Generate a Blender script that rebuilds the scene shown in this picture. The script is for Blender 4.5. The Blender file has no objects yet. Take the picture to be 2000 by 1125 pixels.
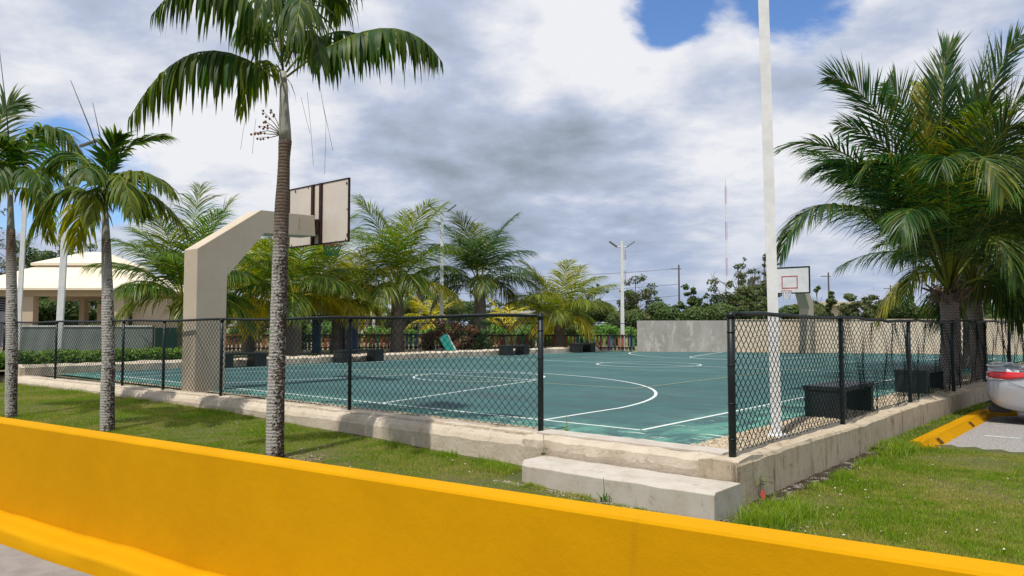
import bpy, bmesh, math, random
import numpy as np
from mathutils import Vector, Matrix

R = math.radians
SC = bpy.context.scene
COL = SC.collection
random.seed(7)
rng = np.random.default_rng(11)

# ------------------------------------------------------------------ camera
EYE = 1.38
PITCH = math.atan(72.5 / 1480)
cam = bpy.data.cameras.new('camera')
cam.lens = 36 * 1480 / 2000
cam.sensor_width = 36
cam.clip_end = 5000
cam.clip_start = 0.05
co = bpy.data.objects.new('camera', cam)
COL.objects.link(co)
co.location = (0, 0, EYE)
co.rotation_euler = (R(90) + PITCH, 0, 0)
SC.camera = co

# ------------------------------------------------------------------ exposure
SC.view_settings.view_transform = 'Standard'
SC.view_settings.look = 'None'
SC.view_settings.exposure = 0.0
SC.view_settings.gamma = 1

# ------------------------------------------------------------------ sun + sky
SUN_EL = R(66)
SUN_AZ = math.atan2(-0.52, -0.85)
sd = Vector((math.sin(SUN_AZ) * math.cos(SUN_EL), math.cos(SUN_AZ) * math.cos(SUN_EL), math.sin(SUN_EL)))
sl = bpy.data.lights.new('sun', 'SUN')
sl.energy = 4.1
sl.angle = R(0.6)
sl.color = (1, 0.95, 0.86)
so = bpy.data.objects.new('sun', sl)
COL.objects.link(so)
so.rotation_euler = (-sd).to_track_quat('-Z', 'Y').to_euler()

def px_ray(x, y):
    dx = (x - 1000) / 1480; dy = -(y - 562.5) / 1480
    return Vector((dx, math.cos(PITCH) - dy * math.sin(PITCH), math.sin(PITCH) + dy * math.cos(PITCH)))

world = bpy.data.worlds.new('World')
SC.world = world
world.use_nodes = True
nt = world.node_tree
nt.nodes.clear()

class NB:
    """tiny node builder"""
    def __init__(s, tree): s.t = tree
    def n(s, kind, **kw):
        nd = s.t.nodes.new(kind)
        for k, v in kw.items():
            if k.startswith('i_'):
                key = k[2:]
                key = int(key) if key.isdigit() else key.replace('_', ' ')
                nd.inputs[key].default_value = v
            else:
                setattr(nd, k, v)
        return nd
    def l(s, a, b): s.t.links.new(a, b)
    def math(s, op, a, b=None, c=None, clamp=False):
        nd = s.n('ShaderNodeMath', operation=op); nd.use_clamp = clamp
        for i, v in enumerate((a, b, c)):
            if v is None: continue
            if isinstance(v, (int, float)): nd.inputs[i].default_value = v
            else: s.l(v, nd.inputs[i])
        return nd.outputs[0]
    def mix(s, f, a, b, mode='MIX'):
        nd = s.n('ShaderNodeMix', data_type='RGBA', blend_type=mode)
        for key, v in ((0, f), (6, a), (7, b)):
            if isinstance(v, (int, float)): nd.inputs[key].default_value = v
            elif isinstance(v, tuple): nd.inputs[key].default_value = v if len(v) == 4 else (*v, 1)
            else: s.l(v, nd.inputs[key])
        return nd.outputs[2]
    def ramp(s, v, lo, hi, a=0.0, b=1.0, smooth=True):
        nd = s.n('ShaderNodeMapRange')
        nd.interpolation_type = 'SMOOTHSTEP' if smooth else 'LINEAR'
        nd.inputs[1].default_value = lo; nd.inputs[2].default_value = hi
        nd.inputs[3].default_value = a; nd.inputs[4].default_value = b
        s.l(v, nd.inputs[0])
        return nd.outputs[0]
    def noise(s, vec, scale, detail=6, rough=0.55, dist=0.0, out=0):
        nd = s.n('ShaderNodeTexNoise')
        nd.inputs['Scale'].default_value = scale; nd.inputs['Detail'].default_value = detail
        nd.inputs['Roughness'].default_value = rough; nd.inputs['Distortion'].default_value = dist
        if vec is not None: s.l(vec, nd.inputs['Vector'])
        return nd.outputs[out]

w = NB(nt)
tc = w.n('ShaderNodeTexCoord')
nrm = w.n('ShaderNodeVectorMath', operation='NORMALIZE'); w.l(tc.outputs['Generated'], nrm.inputs[0])
D = nrm.outputs[0]
sep = w.n('ShaderNodeSeparateXYZ'); w.l(D, sep.inputs[0])
dz = w.math('MAXIMUM', sep.outputs[2], 0.0)
den = w.math('ADD', dz, 0.22)
cx = w.math('DIVIDE', sep.outputs[0], den); cy = w.math('DIVIDE', sep.outputs[1], den)
cmb = w.n('ShaderNodeCombineXYZ'); w.l(cx, cmb.inputs[0]); w.l(cy, cmb.inputs[1]); cmb.inputs[2].default_value = 3.7
CV = cmb.outputs[0]
def blob(px, py, rad, sharp=1.0):
    d = px_ray(px, py).normalized()
    vm = w.n('ShaderNodeVectorMath', operation='DOT_PRODUCT'); w.l(D, vm.inputs[0]); vm.inputs[1].default_value = d
    return w.ramp(vm.outputs['Value'], math.cos(rad), 1 - (1 - math.cos(rad)) * 0.05)
def wsum(base, items):
    for (px, py, rad, k) in items:
        base = w.math('ADD', base, w.math('MULTIPLY', blob(px, py, rad), k))
    return base
n1 = w.noise(CV, 1.5, 12, 0.58, 0.15)
n2 = w.noise(CV, 1.9, 12, 0.56, 0.1)
n3 = w.noise(CV, 6.5, 10, 0.6, 0.3)
# coverage: broad cloud deck with a few holes
cov = wsum(w.math('ADD', n1, 0.20), [(1420, -60, 0.12, -0.14), (1260, 30, 0.07, -0.20), (1580, -10, 0.09, -0.17), (1320, 70, 0.05, -0.08), (1750, 120, 0.1, 0.06), (190, 310, 0.10, -0.24), (60, 330, 0.09, -0.16), (390, 360, 0.05, -0.1),
                                     (1000, 330, 0.5, 0.16), (330, 120, 0.2, 0.14), (1750, 500, 0.25, 0.12), (1300, 560, 0.3, 0.1)])
cover = w.ramp(cov, 0.49, 0.61)
# brightness of the cloud
lum = wsum(w.math('ADD', w.math('MULTIPLY_ADD', w.math('SUBTRACT', n2, 0.5), 1.7, 0.80), w.math('MULTIPLY', w.math('SUBTRACT', n3, 0.5), 0.42)),
           [(1080, 330, 0.22, -0.13), (980, 420, 0.22, -0.08), (830, 240, 0.22, -0.06), (1250, 450, 0.2, -0.06), (1330, 200, 0.1, 0.04), (1230, 150, 0.09, 0.22), (1600, 120, 0.22, 0.14),
            (1370, 330, 0.08, 0.1), (1050, 30, 0.12, 0.2), (400, 260, 0.2, 0.1), (1400, 475, 0.09, 0.14), (700, 420, 0.14, 0.02), (200, 80, 0.2, 0.1)])
cr = w.n('ShaderNodeValToRGB')
w.l(lum, cr.inputs[0])
e = cr.color_ramp.elements
e[0].position = 0.05; e[0].color = (0.22, 0.25, 0.30, 1)
e[1].position = 1.0; e[1].color = (0.90, 0.91, 0.95, 1)
m_ = cr.color_ramp.elements.new(0.35); m_.color = (0.32, 0.37, 0.45, 1)
m_ = cr.color_ramp.elements.new(0.68); m_.color = (0.50, 0.57, 0.73, 1)
# bluish veil toward the horizon
hor = w.ramp(sep.outputs[2], 0.02, 0.2)
ccol = w.mix(hor, w.mix(0.5, cr.outputs[0], (0.36, 0.46, 0.66)), cr.outputs[0])
sky = w.n('ShaderNodeTexSky', sky_type='NISHITA')
sky.sun_disc = False
sky.sun_elevation = SUN_EL
sky.sun_rotation = SUN_AZ
sky.altitude = 10; sky.air_density = 1.0; sky.dust_density = 0.0; sky.ozone_density = 3.5
bgs = w.n('ShaderNodeBackground'); w.l(w.mix(1.0, sky.outputs[0], (0.85, 1.0, 1.22), 'MULTIPLY'), bgs.inputs[0]); bgs.inputs[1].default_value = 0.13
bgc = w.n('ShaderNodeBackground'); w.l(ccol, bgc.inputs[0]); bgc.inputs[1].default_value = 0.96
mx = w.n('ShaderNodeMixShader'); w.l(cover, mx.inputs[0]); w.l(bgs.outputs[0], mx.inputs[1]); w.l(bgc.outputs[0], mx.inputs[2])
wo = w.n('ShaderNodeOutputWorld'); w.l(mx.outputs[0], wo.inputs[0])

# ------------------------------------------------------------------ frames
O = Vector((2.3081, 8.0029, 0))
UA = R(40.5); VA = R(-49.5)
U = Vector((math.sin(UA), math.cos(UA), 0)); V = Vector((math.sin(VA), math.cos(VA), 0))
def W(a, b, z=0.0): return O + U * a + V * b + Vector((0, 0, z))
def G(x, y, z=0.0):
    r = px_ray(x, y); t = (z - EYE) / r.z
    return Vector((r.x * t, r.y * t, z))
def AT(x, y, depth):
    """world point seen at photo pixel x,y when it stands depth metres ahead"""
    r = px_ray(x, y); t = depth / r.y
    return Vector((r.x * t, depth, EYE + r.z * t))
COURT_ROT = -UA     # rotation that maps local +Y onto U
def ab_of(x, y):
    p = Vector((x, y, 0)) - O
    return p.dot(U), p.dot(V)

# ------------------------------------------------------------------ object helpers
def mesh_obj(name, verts, faces, mat=None, parent=None, smooth=False, loc=None):
    me = bpy.data.meshes.new(name)
    me.from_pydata([tuple(v) for v in verts], [], faces)
    me.update()
    if smooth: me.shade_smooth()
    ob = bpy.data.objects.new(name, me)
    COL.objects.link(ob)
    if mat is not None: me.materials.append(mat)
    if parent is not None: ob.parent = parent
    if loc is not None: ob.location = loc
    return ob
def empty(name, loc=(0, 0, 0), rz=0.0):
    o = bpy.data.objects.new(name, None)
    o.empty_display_size = 0.2
    COL.objects.link(o); o.location = loc; o.rotation_euler = (0, 0, rz)
    return o
def tag(o, label=None, cat=None, group=None, kind=None):
    if label: o['label'] = label
    if cat: o['category'] = cat
    if group: o['group'] = group
    if kind: o['kind'] = kind
    return o
def copy_tree(o, parent=None):
    c = o.copy(); COL.objects.link(c)
    if parent is not None: c.parent = parent
    for ch in list(o.children): copy_tree(ch, c)
    return c

class MB:
    def __init__(s): s.v = []; s.f = []
    def add(s, v, f):
        n = len(s.v); s.v += [tuple(p) for p in v]; s.f += [tuple(i + n for i in q) for q in f]
    def box(s, c, d, rz=0, bev=0.0, M=None):
        bm = bmesh.new(); bmesh.ops.create_cube(bm, size=1)
        for v in bm.verts: v.co = Vector((v.co.x * d[0], v.co.y * d[1], v.co.z * d[2]))
        if bev: bmesh.ops.bevel(bm, geom=bm.edges[:], offset=bev, segments=2, affect='EDGES', profile=0.6)
        T = Matrix.Translation(c) @ (M.to_4x4() if M is not None else Matrix.Rotation(rz, 4, 'Z'))
        bm.verts.index_update()
        s.add([T @ v.co for v in bm.verts], [[v.index for v in f.verts] for f in bm.faces]); bm.free()
    def tube(s, pts, r, n=8, cap=True):
        pts = [Vector(p) for p in pts]; rr = r if isinstance(r, (list, tuple)) else [r] * len(pts)
        vs = []; prev = None
        for i, p in enumerate(pts):
            t = (pts[min(i + 1, len(pts) - 1)] - pts[max(i - 1, 0)]).normalized()
            if prev is None:
                a = Vector((0, 0, 1)) if abs(t.z) < 0.9 else Vector((1, 0, 0))
                x = t.cross(a).normalized()
            else:
                x = (prev - t * prev.dot(t)).normalized()
            prev = x; y = t.cross(x)
            for k in range(n):
                an = 2 * math.pi * k / n
                vs.append(p + (x * math.cos(an) + y * math.sin(an)) * rr[i])
        fs = []
        for i in range(len(pts) - 1):
            for k in range(n):
                a = i * n + k; b = i * n + (k + 1) % n
                fs.append((a, b, b + n, a + n))
        if cap:
            fs.append(tuple(range(n))[::-1]); fs.append(tuple(range((len(pts) - 1) * n, len(pts) * n)))
        s.add(vs, fs)
    def prism(s, prof, P, X, Z, T):
        """profile points (x,z) in plane X,Z at P, extruded by vector T"""
        n = len(prof); P = Vector(P)
        a = [P + X * x + Z * z for x, z in prof]
        b = [p + T for p in a]
        fs = [tuple(range(n)), tuple(range(n, 2 * n))[::-1]]
        fs += [((i + 1) % n, i, i + n, (i + 1) % n + n) for i in range(n)]
        s.add(a + b, fs)
    def build(s, name, mat, parent=None, smooth=False, loc=None, fix=True, bev=0):
        o = mesh_obj(name, s.v, s.f, mat, parent, smooth, loc)
        if fix:
            bm = bmesh.new(); bm.from_mesh(o.data); bmesh.ops.recalc_face_normals(bm, faces=bm.faces)
            if bev: bmesh.ops.bevel(bm, geom=bm.edges[:], offset=bev, segments=2, affect='EDGES', profile=0.6)
            bm.to_mesh(o.data); bm.free()
            if smooth: o.data.shade_smooth()
        return o

# ------------------------------------------------------------------ materials
MATS = {}
def mat(name, col, rough=0.8, col2=None, nscale=3.0, amt=1.0, bump=0.0, bscale=40.0, spec=0.3, metal=0.0, lo=0.35, hi=0.65,
        col3=None, n3=8.0, lo3=0.6, hi3=0.7, stretch=None, coat=0.0, bdist=0.02):
    m = bpy.data.materials.new(name); m.use_nodes = True
    t = NB(m.node_tree); b = m.node_tree.nodes['Principled BSDF']
    tcn = t.n('ShaderNodeTexCoord'); vec = tcn.outputs['Object']
    if stretch:
        mp = t.n('ShaderNodeMapping'); mp.inputs['Scale'].default_value = stretch; t.l(vec, mp.inputs[0]); vec = mp.outputs[0]
    c = (*col, 1)
    if col2 is not None:
        f = t.ramp(t.noise(vec, nscale, 8, 0.62), lo, hi)
        f = t.math('MULTIPLY', f, amt)
        c = t.mix(f, (*col, 1), (*col2, 1))
    if col3 is not None:
        f3 = t.ramp(t.noise(vec, n3, 8, 0.68, 0.3), lo3, hi3)
        c = t.mix(f3, c, (*col3, 1))
    if isinstance(c, tuple): b.inputs['Base Color'].default_value = c
    else: t.l(c, b.inputs['Base Color'])
    b.inputs['Roughness'].default_value = rough; b.inputs['Specular IOR Level'].default_value = spec
    b.inputs['Metallic'].default_value = metal; b.inputs['Coat Weight'].default_value = coat
    if bump:
        bn = t.n('ShaderNodeBump'); bn.inputs['Strength'].default_value = bump; bn.inputs['Distance'].default_value = bdist
        t.l(t.noise(tcn.outputs['Object'], bscale, 8, 0.65), bn.inputs['Height']); t.l(bn.outputs[0], b.inputs['Normal'])
    MATS[name] = m
    return m

M_cream = mat('cream_stucco', (0.52, 0.44, 0.33), 0.9, (0.44, 0.36, 0.26), 2.2, 0.6, 0.35, 55, bdist=0.01)
M_pillar = mat('pillar_stucco', (0.545, 0.465, 0.365), 0.9, (0.49, 0.41, 0.31), 1.6, 0.7, 0.25, 60, bdist=0.008, col3=(0.40, 0.34, 0.26), n3=3.5, lo3=0.62, hi3=0.8)
M_black = mat('dark_green_paint', (0.006, 0.010, 0.010), 0.42, (0.012, 0.02, 0.02), 14, 0.5, 0.15, 90, spec=0.3, bdist=0.003)
M_wire = mat('green_coated_wire', (0.004, 0.018, 0.016), 0.5, (0.007, 0.028, 0.024), 3, 0.8, spec=0.2)
M_white = mat('white_paint', (0.78, 0.78, 0.77), 0.5, (0.62, 0.62, 0.61), 5, 0.6, 0.1, 60, col3=(0.35, 0.27, 0.19), n3=22, lo3=0.72, hi3=0.78, bdist=0.004)
M_bench = mat('bench_stone', (0.010, 0.013, 0.015), 0.45, (0.022, 0.026, 0.027), 9, 0.6, 0.2, 50, spec=0.5, bdist=0.004)
M_rust = mat('rusted_steel', (0.018, 0.011, 0.009), 0.7, (0.06, 0.028, 0.018), 12, 0.7, 0.3, 60, bdist=0.004)
M_grey = mat('grey_plaster', (0.42, 0.40, 0.37), 0.9, (0.31, 0.29, 0.26), 1.1, 0.9, 0.25, 25, col3=(0.50, 0.47, 0.42), n3=2.5, lo3=0.5, hi3=0.62, bdist=0.01, stretch=(1, 1, .45))
M_steel = mat('dull_grey_metal', (0.20, 0.21, 0.22), 0.45, spec=0.5, metal=0.4)
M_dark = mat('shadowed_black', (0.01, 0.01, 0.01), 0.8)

def court_mat():
    m = bpy.data.materials.new('court_paint'); m.use_nodes = True
    t = NB(m.node_tree); b = m.node_tree.nodes['Principled BSDF']
    tcn = t.n('ShaderNodeTexCoord'); vec = tcn.outputs['Object']   # object space: x = along court, y = across
    sp = t.n('ShaderNodeSeparateXYZ'); t.l(vec, sp.inputs[0])
    mp = t.n('ShaderNodeMapping'); mp.inputs['Scale'].default_value = (0.55, 1.6, 1); t.l(vec, mp.inputs[0])
    base = t.mix(t.ramp(t.noise(vec, 0.35, 6, 0.6), 0.35, 0.68), (0.045, 0.106, 0.106), (0.063, 0.138, 0.137))
    base = t.mix(t.math('MULTIPLY', t.ramp(t.noise(vec, 2.5, 9, 0.7), 0.5, 0.75), 0.4), base, (0.085, 0.21, 0.19))
    # grey worn streaks lying along the baseline
    mp2 = t.n('ShaderNodeMapping'); mp2.inputs['Scale'].default_value = (1.7, 0.33, 1); t.l(vec, mp2.inputs[0])
    st = t.ramp(t.noise(mp2.outputs[0], 1.1, 9, 0.62, 0.5), 0.49, 0.62)
    st = t.math('MULTIPLY', st, t.ramp(sp.outputs[0], 16.0, 1.0))
    base = t.mix(t.math('MULTIPLY', st, 0.8), base, (0.055, 0.085, 0.088))
    # mint, faded band near the near and right edges
    e1 = t.ramp(sp.outputs[0], 2.0, 0.2); e2 = t.ramp(sp.outputs[1], 2.6, 0.5)
    ed = t.math('MAXIMUM', e1, e2)
    pt = t.ramp(t.noise(mp.outputs[0], 1.5, 9, 0.7, 0.4), 0.40, 0.60)
    base = t.mix(t.math('MULTIPLY', t.math('MULTIPLY', ed, pt), 0.85), base, (0.13, 0.33, 0.25))
    # bare white flecks
    fl = t.ramp(t.noise(mp2.outputs[0], 5.5, 6, 0.6, 0.4), 0.62, 0.65)
    fl = t.math('MULTIPLY', fl, t.ramp(ed, 0.15, 0.5))
    base = t.mix(fl, base, (0.55, 0.62, 0.57))
    sk = t.ramp(t.noise(vec, 26, 5, 0.6), 0.74, 0.77)
    base = t.mix(t.math('MULTIPLY', sk, 0.5), base, (0.2, 0.32, 0.29))
    t.l(base, b.inputs['Base Color'])
    b.inputs['Roughness'].default_value = 0.7; b.inputs['Specular IOR Level'].default_value = 0.12
    bn = t.n('ShaderNodeBump'); bn.inputs['Strength'].default_value = 0.2; bn.inputs['Distance'].default_value = 0.01
    t.l(t.noise(vec, 60, 6, 0.7), bn.inputs['Height']); t.l(bn.outputs[0], b.inputs['Normal'])
    return m
M_court = court_mat()

def line_mat(name, c, wear):
    m = bpy.data.materials.new(name); m.use_nodes = True
    t = NB(m.node_tree); b = m.node_tree.nodes['Principled BSDF']
    tcn = t.n('ShaderNodeTexCoord'); vec = tcn.outputs['Object']
    f = t.ramp(t.noise(vec, 9, 8, 0.7), wear, wear + 0.12)
    t.l(t.mix(f, (*c, 1), (0.09, 0.2, 0.18, 1)), b.inputs['Base Color']); b.inputs['Roughness'].default_value = 0.7
    return m
M_line = line_mat('white_line_paint', (0.62, 0.68, 0.66), 0.60)
M_yline = line_mat('thin_line_paint', (0.34, 0.38, 0.24), 0.5)

def yellow_mat(name, k=1.0, wear=False):
    m = bpy.data.materials.new(name); m.use_nodes = True
    t = NB(m.node_tree); b = m.node_tree.nodes['Principled BSDF']
    tcn = t.n('ShaderNodeTexCoord'); vec = tcn.outputs['Object']
    c = t.mix(t.ramp(t.noise(vec, 1.3, 7, 0.6), 0.3, 0.7), (0.60 * k, 0.295 * k, 0.002), (0.54 * k, 0.26 * k, 0.002))
    mp = t.n('ShaderNodeMapping'); mp.inputs['Scale'].default_value = (1.3, 1.3, 4.5); t.l(vec, mp.inputs[0])
    c = t.mix(t.math('MULTIPLY', t.ramp(t.noise(mp.outputs[0], 2.1, 8, 0.7, 0.6), 0.58, 0.82), 0.45 if not wear else 0.8), c, (0.40 * k, 0.19 * k, 0.006))
    c = t.mix(t.math('MULTIPLY', t.ramp(t.noise(vec, 16, 5, 0.6), 0.73, 0.76), 0.6), c, (0.30, 0.17, 0.05))
    spz = t.n('ShaderNodeSeparateXYZ'); t.l(vec, spz.inputs[0])
    chip = t.math('MULTIPLY', t.ramp(spz.outputs[2], 0.575, 0.60), t.ramp(t.noise(vec, 6, 7, 0.75), 0.66, 0.68))
    c = t.mix(chip, c, (0.42, 0.27, 0.12))
    mpd = t.n('ShaderNodeMapping'); mpd.inputs['Scale'].default_value = (9, 9, 0.5); t.l(vec, mpd.inputs[0])
    c = t.mix(t.math('MULTIPLY', t.ramp(t.noise(mpd.outputs[0], 1.4, 6, 0.7), 0.60, 0.78), 0.30), c, (0.36, 0.18, 0.01))
    t.l(c, b.inputs['Base Color']); b.inputs['Roughness'].default_value = 0.75; b.inputs['Specular IOR Level'].default_value = 0.05
    b1 = t.n('ShaderNodeBump'); b1.inputs['Strength'].default_value = 0.35; b1.inputs['Distance'].default_value = 0.012
    t.l(t.noise(vec, 7, 8, 0.6), b1.inputs['Height'])
    b2 = t.n('ShaderNodeBump'); b2.inputs['Strength'].default_value = 0.25; b2.inputs['Distance'].default_value = 0.003
    t.l(t.noise(vec, 120, 4, 0.6), b2.inputs['Height']); t.l(b1.outputs[0], b2.inputs['Normal']); t.l(b2.outputs[0], b.inputs['Normal'])
    return m
M_yellow = yellow_mat('yellow_wall_paint')
M_ykerb = yellow_mat('yellow_kerb_paint', 0.8, True)

def rough_kerb_mat(name, base, dark, streak, bs=0.7):
    """coarse cement render with stains that grow toward the foot"""
    m = bpy.data.materials.new(name); m.use_nodes = True
    t = NB(m.node_tree); b = m.node_tree.nodes['Principled BSDF']
    tcn = t.n('ShaderNodeTexCoord'); vec = tcn.outputs['Object']
    sp = t.n('ShaderNodeSeparateXYZ'); t.l(vec, sp.inputs[0])
    c = t.mix(t.ramp(t.noise(vec, 3, 9, 0.65), 0.35, 0.7), (*base, 1), (base[0] * .86, base[1] * .83, base[2] * .78, 1))
    mp = t.n('ShaderNodeMapping'); mp.inputs['Scale'].default_value = (5, 5, 0.8 if streak else 4); t.l(vec, mp.inputs[0])
    s = t.ramp(t.noise(mp.outputs[0], 1.6, 9, 0.75, 0.2), 0.52 if streak else 0.56, 0.66 if streak else 0.70)
    c = t.mix(t.math('MULTIPLY', s, 0.75), c, (*dark, 1))
    s2 = t.ramp(t.noise(vec, 6, 10, 0.82, 0.4), 0.55, 0.66)
    c = t.mix(t.math('MULTIPLY', s2, 0.55), c, (*dark, 1))
    t.l(c, b.inputs['Base Color']); b.inputs['Roughness'].default_value = 0.92; b.inputs['Specular IOR Level'].default_value = 0.2
    b1 = t.n('ShaderNodeBump'); b1.inputs['Strength'].default_value = bs; b1.inputs['Distance'].default_value = 0.02
    t.l(t.noise(vec, 21, 10, 0.78), b1.inputs['Height']); t.l(b1.outputs[0], b.inputs['Normal'])
    return m
M_kerbL = rough_kerb_mat('cream_rough_render', (0.60, 0.52, 0.42), (0.26, 0.21, 0.16), False, 1.0)
M_kerbR = rough_kerb_mat('stained_render', (0.50, 0.425, 0.315), (0.13, 0.095, 0.06), True)
M_step = rough_kerb_mat('grey_concrete', (0.50, 0.46, 0.41), (0.24, 0.21, 0.17), False, 0.22)

M_soil = mat('lawn_soil', (0.062, 0.085, 0.018), 0.95, (0.10, 0.09, 0.035), 3, 1, 0.6, 30, col3=(0.13, 0.10, 0.06), n3=1.3, lo3=0.6, hi3=0.75)
M_litter = mat('weedy_soil', (0.035, 0.05, 0.015), 0.95, (0.07, 0.05, 0.03), 7, 1, 0.6, 30)
M_ground = mat('sandy_ground', (0.30, 0.25, 0.17), 0.95, (0.20, 0.18, 0.10), 0.5, 1, 0.5, 20, col3=(0.09, 0.12, 0.04), n3=0.2, lo3=0.45, hi3=0.6)
M_asph = mat('asphalt', (0.115, 0.105, 0.098), 0.9, (0.16, 0.145, 0.135), 25, 0.9, 0.7, 130, col3=(0.07, 0.065, 0.06), n3=1.5, lo3=0.6, hi3=0.8, bdist=0.01)
M_asph2 = mat('pale_chip_asphalt', (0.22, 0.21, 0.20), 0.9, (0.40, 0.37, 0.35), 38, 1, 0.9, 70, col3=(0.07, 0.068, 0.065), n3=45, lo3=0.55, hi3=0.62, bdist=0.012)
M_gut = mat('gutter_concrete', (0.27, 0.25, 0.24), 0.9, (0.20, 0.18, 0.17), 4, 0.8, 0.4, 40)
M_peb = mat('coral_pebble', (0.58, 0.49, 0.36), 0.95, (0.40, 0.32, 0.22), 14, 1, 0.3, 30)

# ------------------------------------------------------------------ ground levels
def lawn_z(a, b):
    zl = np.interp(b, [-1, 0, 3, 10, 20], [-0.47, -0.45, -0.36, -0.22, -0.2])
    zl = zl - 0.045 * np.clip(-a - 0.3, 0, 4) * np.interp(b, [2, 6], [0.6, 1.0])
    zr = -0.465 + 0 * a
    return np.where(b < -0.3, zr, zl)
WD = Vector((-math.sin(R(56.4)), math.cos(R(56.4)), 0))          # yellow wall direction
WN = Vector((math.cos(R(56.4)), math.sin(R(56.4)), 0))           # away from camera
rr0 = px_ray(0, 997); tw = 6.11 / rr0.y
WP = Vector((rr0.x * tw, 6.11, 0))                               # point on the front face of the yellow wall
Z_ROAD = -0.222; Z_LEDGE = -0.115; Z_WTOP = 0.604

# lawn heightfield (front, lower than the court)
xs = np.linspace(-26, 14, 161); ys = np.linspace(0.5, 26, 121)
vv = []; idx = {}
for j, y in enumerate(ys):
    for i, x in enumerate(xs):
        a, b = ab_of(x, y)
        z = float(lawn_z(a, b)) + 0.012 * math.sin(x * 2.1 + y) * math.sin(y * 1.7)
        if a > 0.1 and b > 0.1: z = min(z, -0.3)
        idx[(i, j)] = len(vv); vv.append((x, y, z))
ff = []
for j in range(len(ys) - 1):
    for i in range(len(xs) - 1):
        x = (xs[i] + xs[i + 1]) / 2; y = (ys[j] + ys[j + 1]) / 2
        a, b = ab_of(x, y)
        wd = (Vector((x, y, 0)) - WP).dot(WN)
        if wd < 0.03: continue
        if a > 0.35 and b > 0.35: continue
        if a > 5.7 and b < 0.5: continue
        if a > 5.1 and -0.75 < b < 0.5: continue
        ff.append((idx[i, j], idx[i + 1, j], idx[i + 1, j + 1], idx[i, j + 1]))
lawn = mesh_obj('lawn', vv, ff, M_soil, smooth=True)
tag(lawn, 'lawn soil between yellow wall and court', kind='structure')

# big sheets
def sheet(name, pts, z, m, label):
    o = mesh_obj(name, [(p[0], p[1], z) for p in pts], [tuple(range(len(pts)))], m)
    tag(o, label, kind='structure')
    return o
BIG = 1500
p1 = W(0.2, 0.2); p2 = W(BIG, 0.2); p3 = W(BIG, BIG); p4 = W(0.2, BIG)
sheet('ground', [p1, p2, p3, p4], -0.035, M_ground, 'sandy ground behind and around the court')
sheet('lower_ground', [(-BIG, -BIG), (BIG, -BIG), (BIG, BIG), (-BIG, BIG)], -0.62, M_ground, 'low ground under the lawns and car park')
# parking asphalt on the right
pk = [W(5.32, -0.55), W(5.1, -16), W(60, -16), W(60, -0.55)]
sheet('parking_road', pk, -0.462 if False else -0.50, M_asph2, 'pale chipped asphalt of the car park')
sheet('soil_strip', [W(4.3, -0.1), W(4.3, -0.52), W(30, -0.52), W(30, -0.1)], -0.40, M_litter, 'narrow soil strip between the right low wall and the yellow kerb')
sheet('soil_strip', [W(0.0, -0.1), W(0.0, -0.42), W(2.0, -0.36), W(4.35, -0.44), W(4.35, -0.1)], -0.452, M_litter, 'bare soil along the foot of the right low wall, darkened for the shade there')  # real soil, but its dark tone also paints the shade under the wall
# bay line on the asphalt
q0 = G(1921, 851, -0.496); d_ = -V
lm = mesh_obj('bay_line', [q0, q0 + d_ * 5, q0 + d_ * 5 + U * 0.09, q0 + U * 0.09], [(0, 1, 2, 3)], line_mat('bay_paint', (0.6, 0.6, 0.58), 0.5))
tag(lm, 'thin white bay line on the car park asphalt', kind='structure')
# near road + gutter strip
e0 = WP - WN * 0.42; 
def along(p, s): return p + WD * s
g1 = WP - WN * 0.20; g2 = WP - WN * 0.62; g3 = WP - WN * 30
sheet('road', [along(g2, -60), along(g2, 90), along(g3, 90), along(g3, -60)], Z_ROAD - 0.02, M_asph, 'dark asphalt road in front of the yellow wall')
o = mesh_obj('gutter', [Vector((*along(g1, -40).xy, Z_ROAD)), Vector((*along(g1, 60).xy, Z_ROAD)), Vector((*along(g2, 60).xy, Z_ROAD - 0.012)), Vector((*along(g2, -40).xy, Z_ROAD - 0.012))], [(0, 1, 2, 3)], M_gut)
tag(o, 'grey concrete gutter strip at the foot of the yellow kerb', kind='structure')

# ------------------------------------------------------------------ court
cpts = [(0.42, 0.66), (30, 0.66), (35.2, 0.66), (32.2, 7.4), (27.0, 17.4), (26.6, 19.3), (16, 19.95), (7.5, 20.1), (3, 20.5), (0.42, 20.4)]
cv = [(a, b, 0) for a, b in cpts]
croot_rot = Matrix(((U.x, V.x, 0), (U.y, V.y, 0), (0, 0, 1)))
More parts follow.
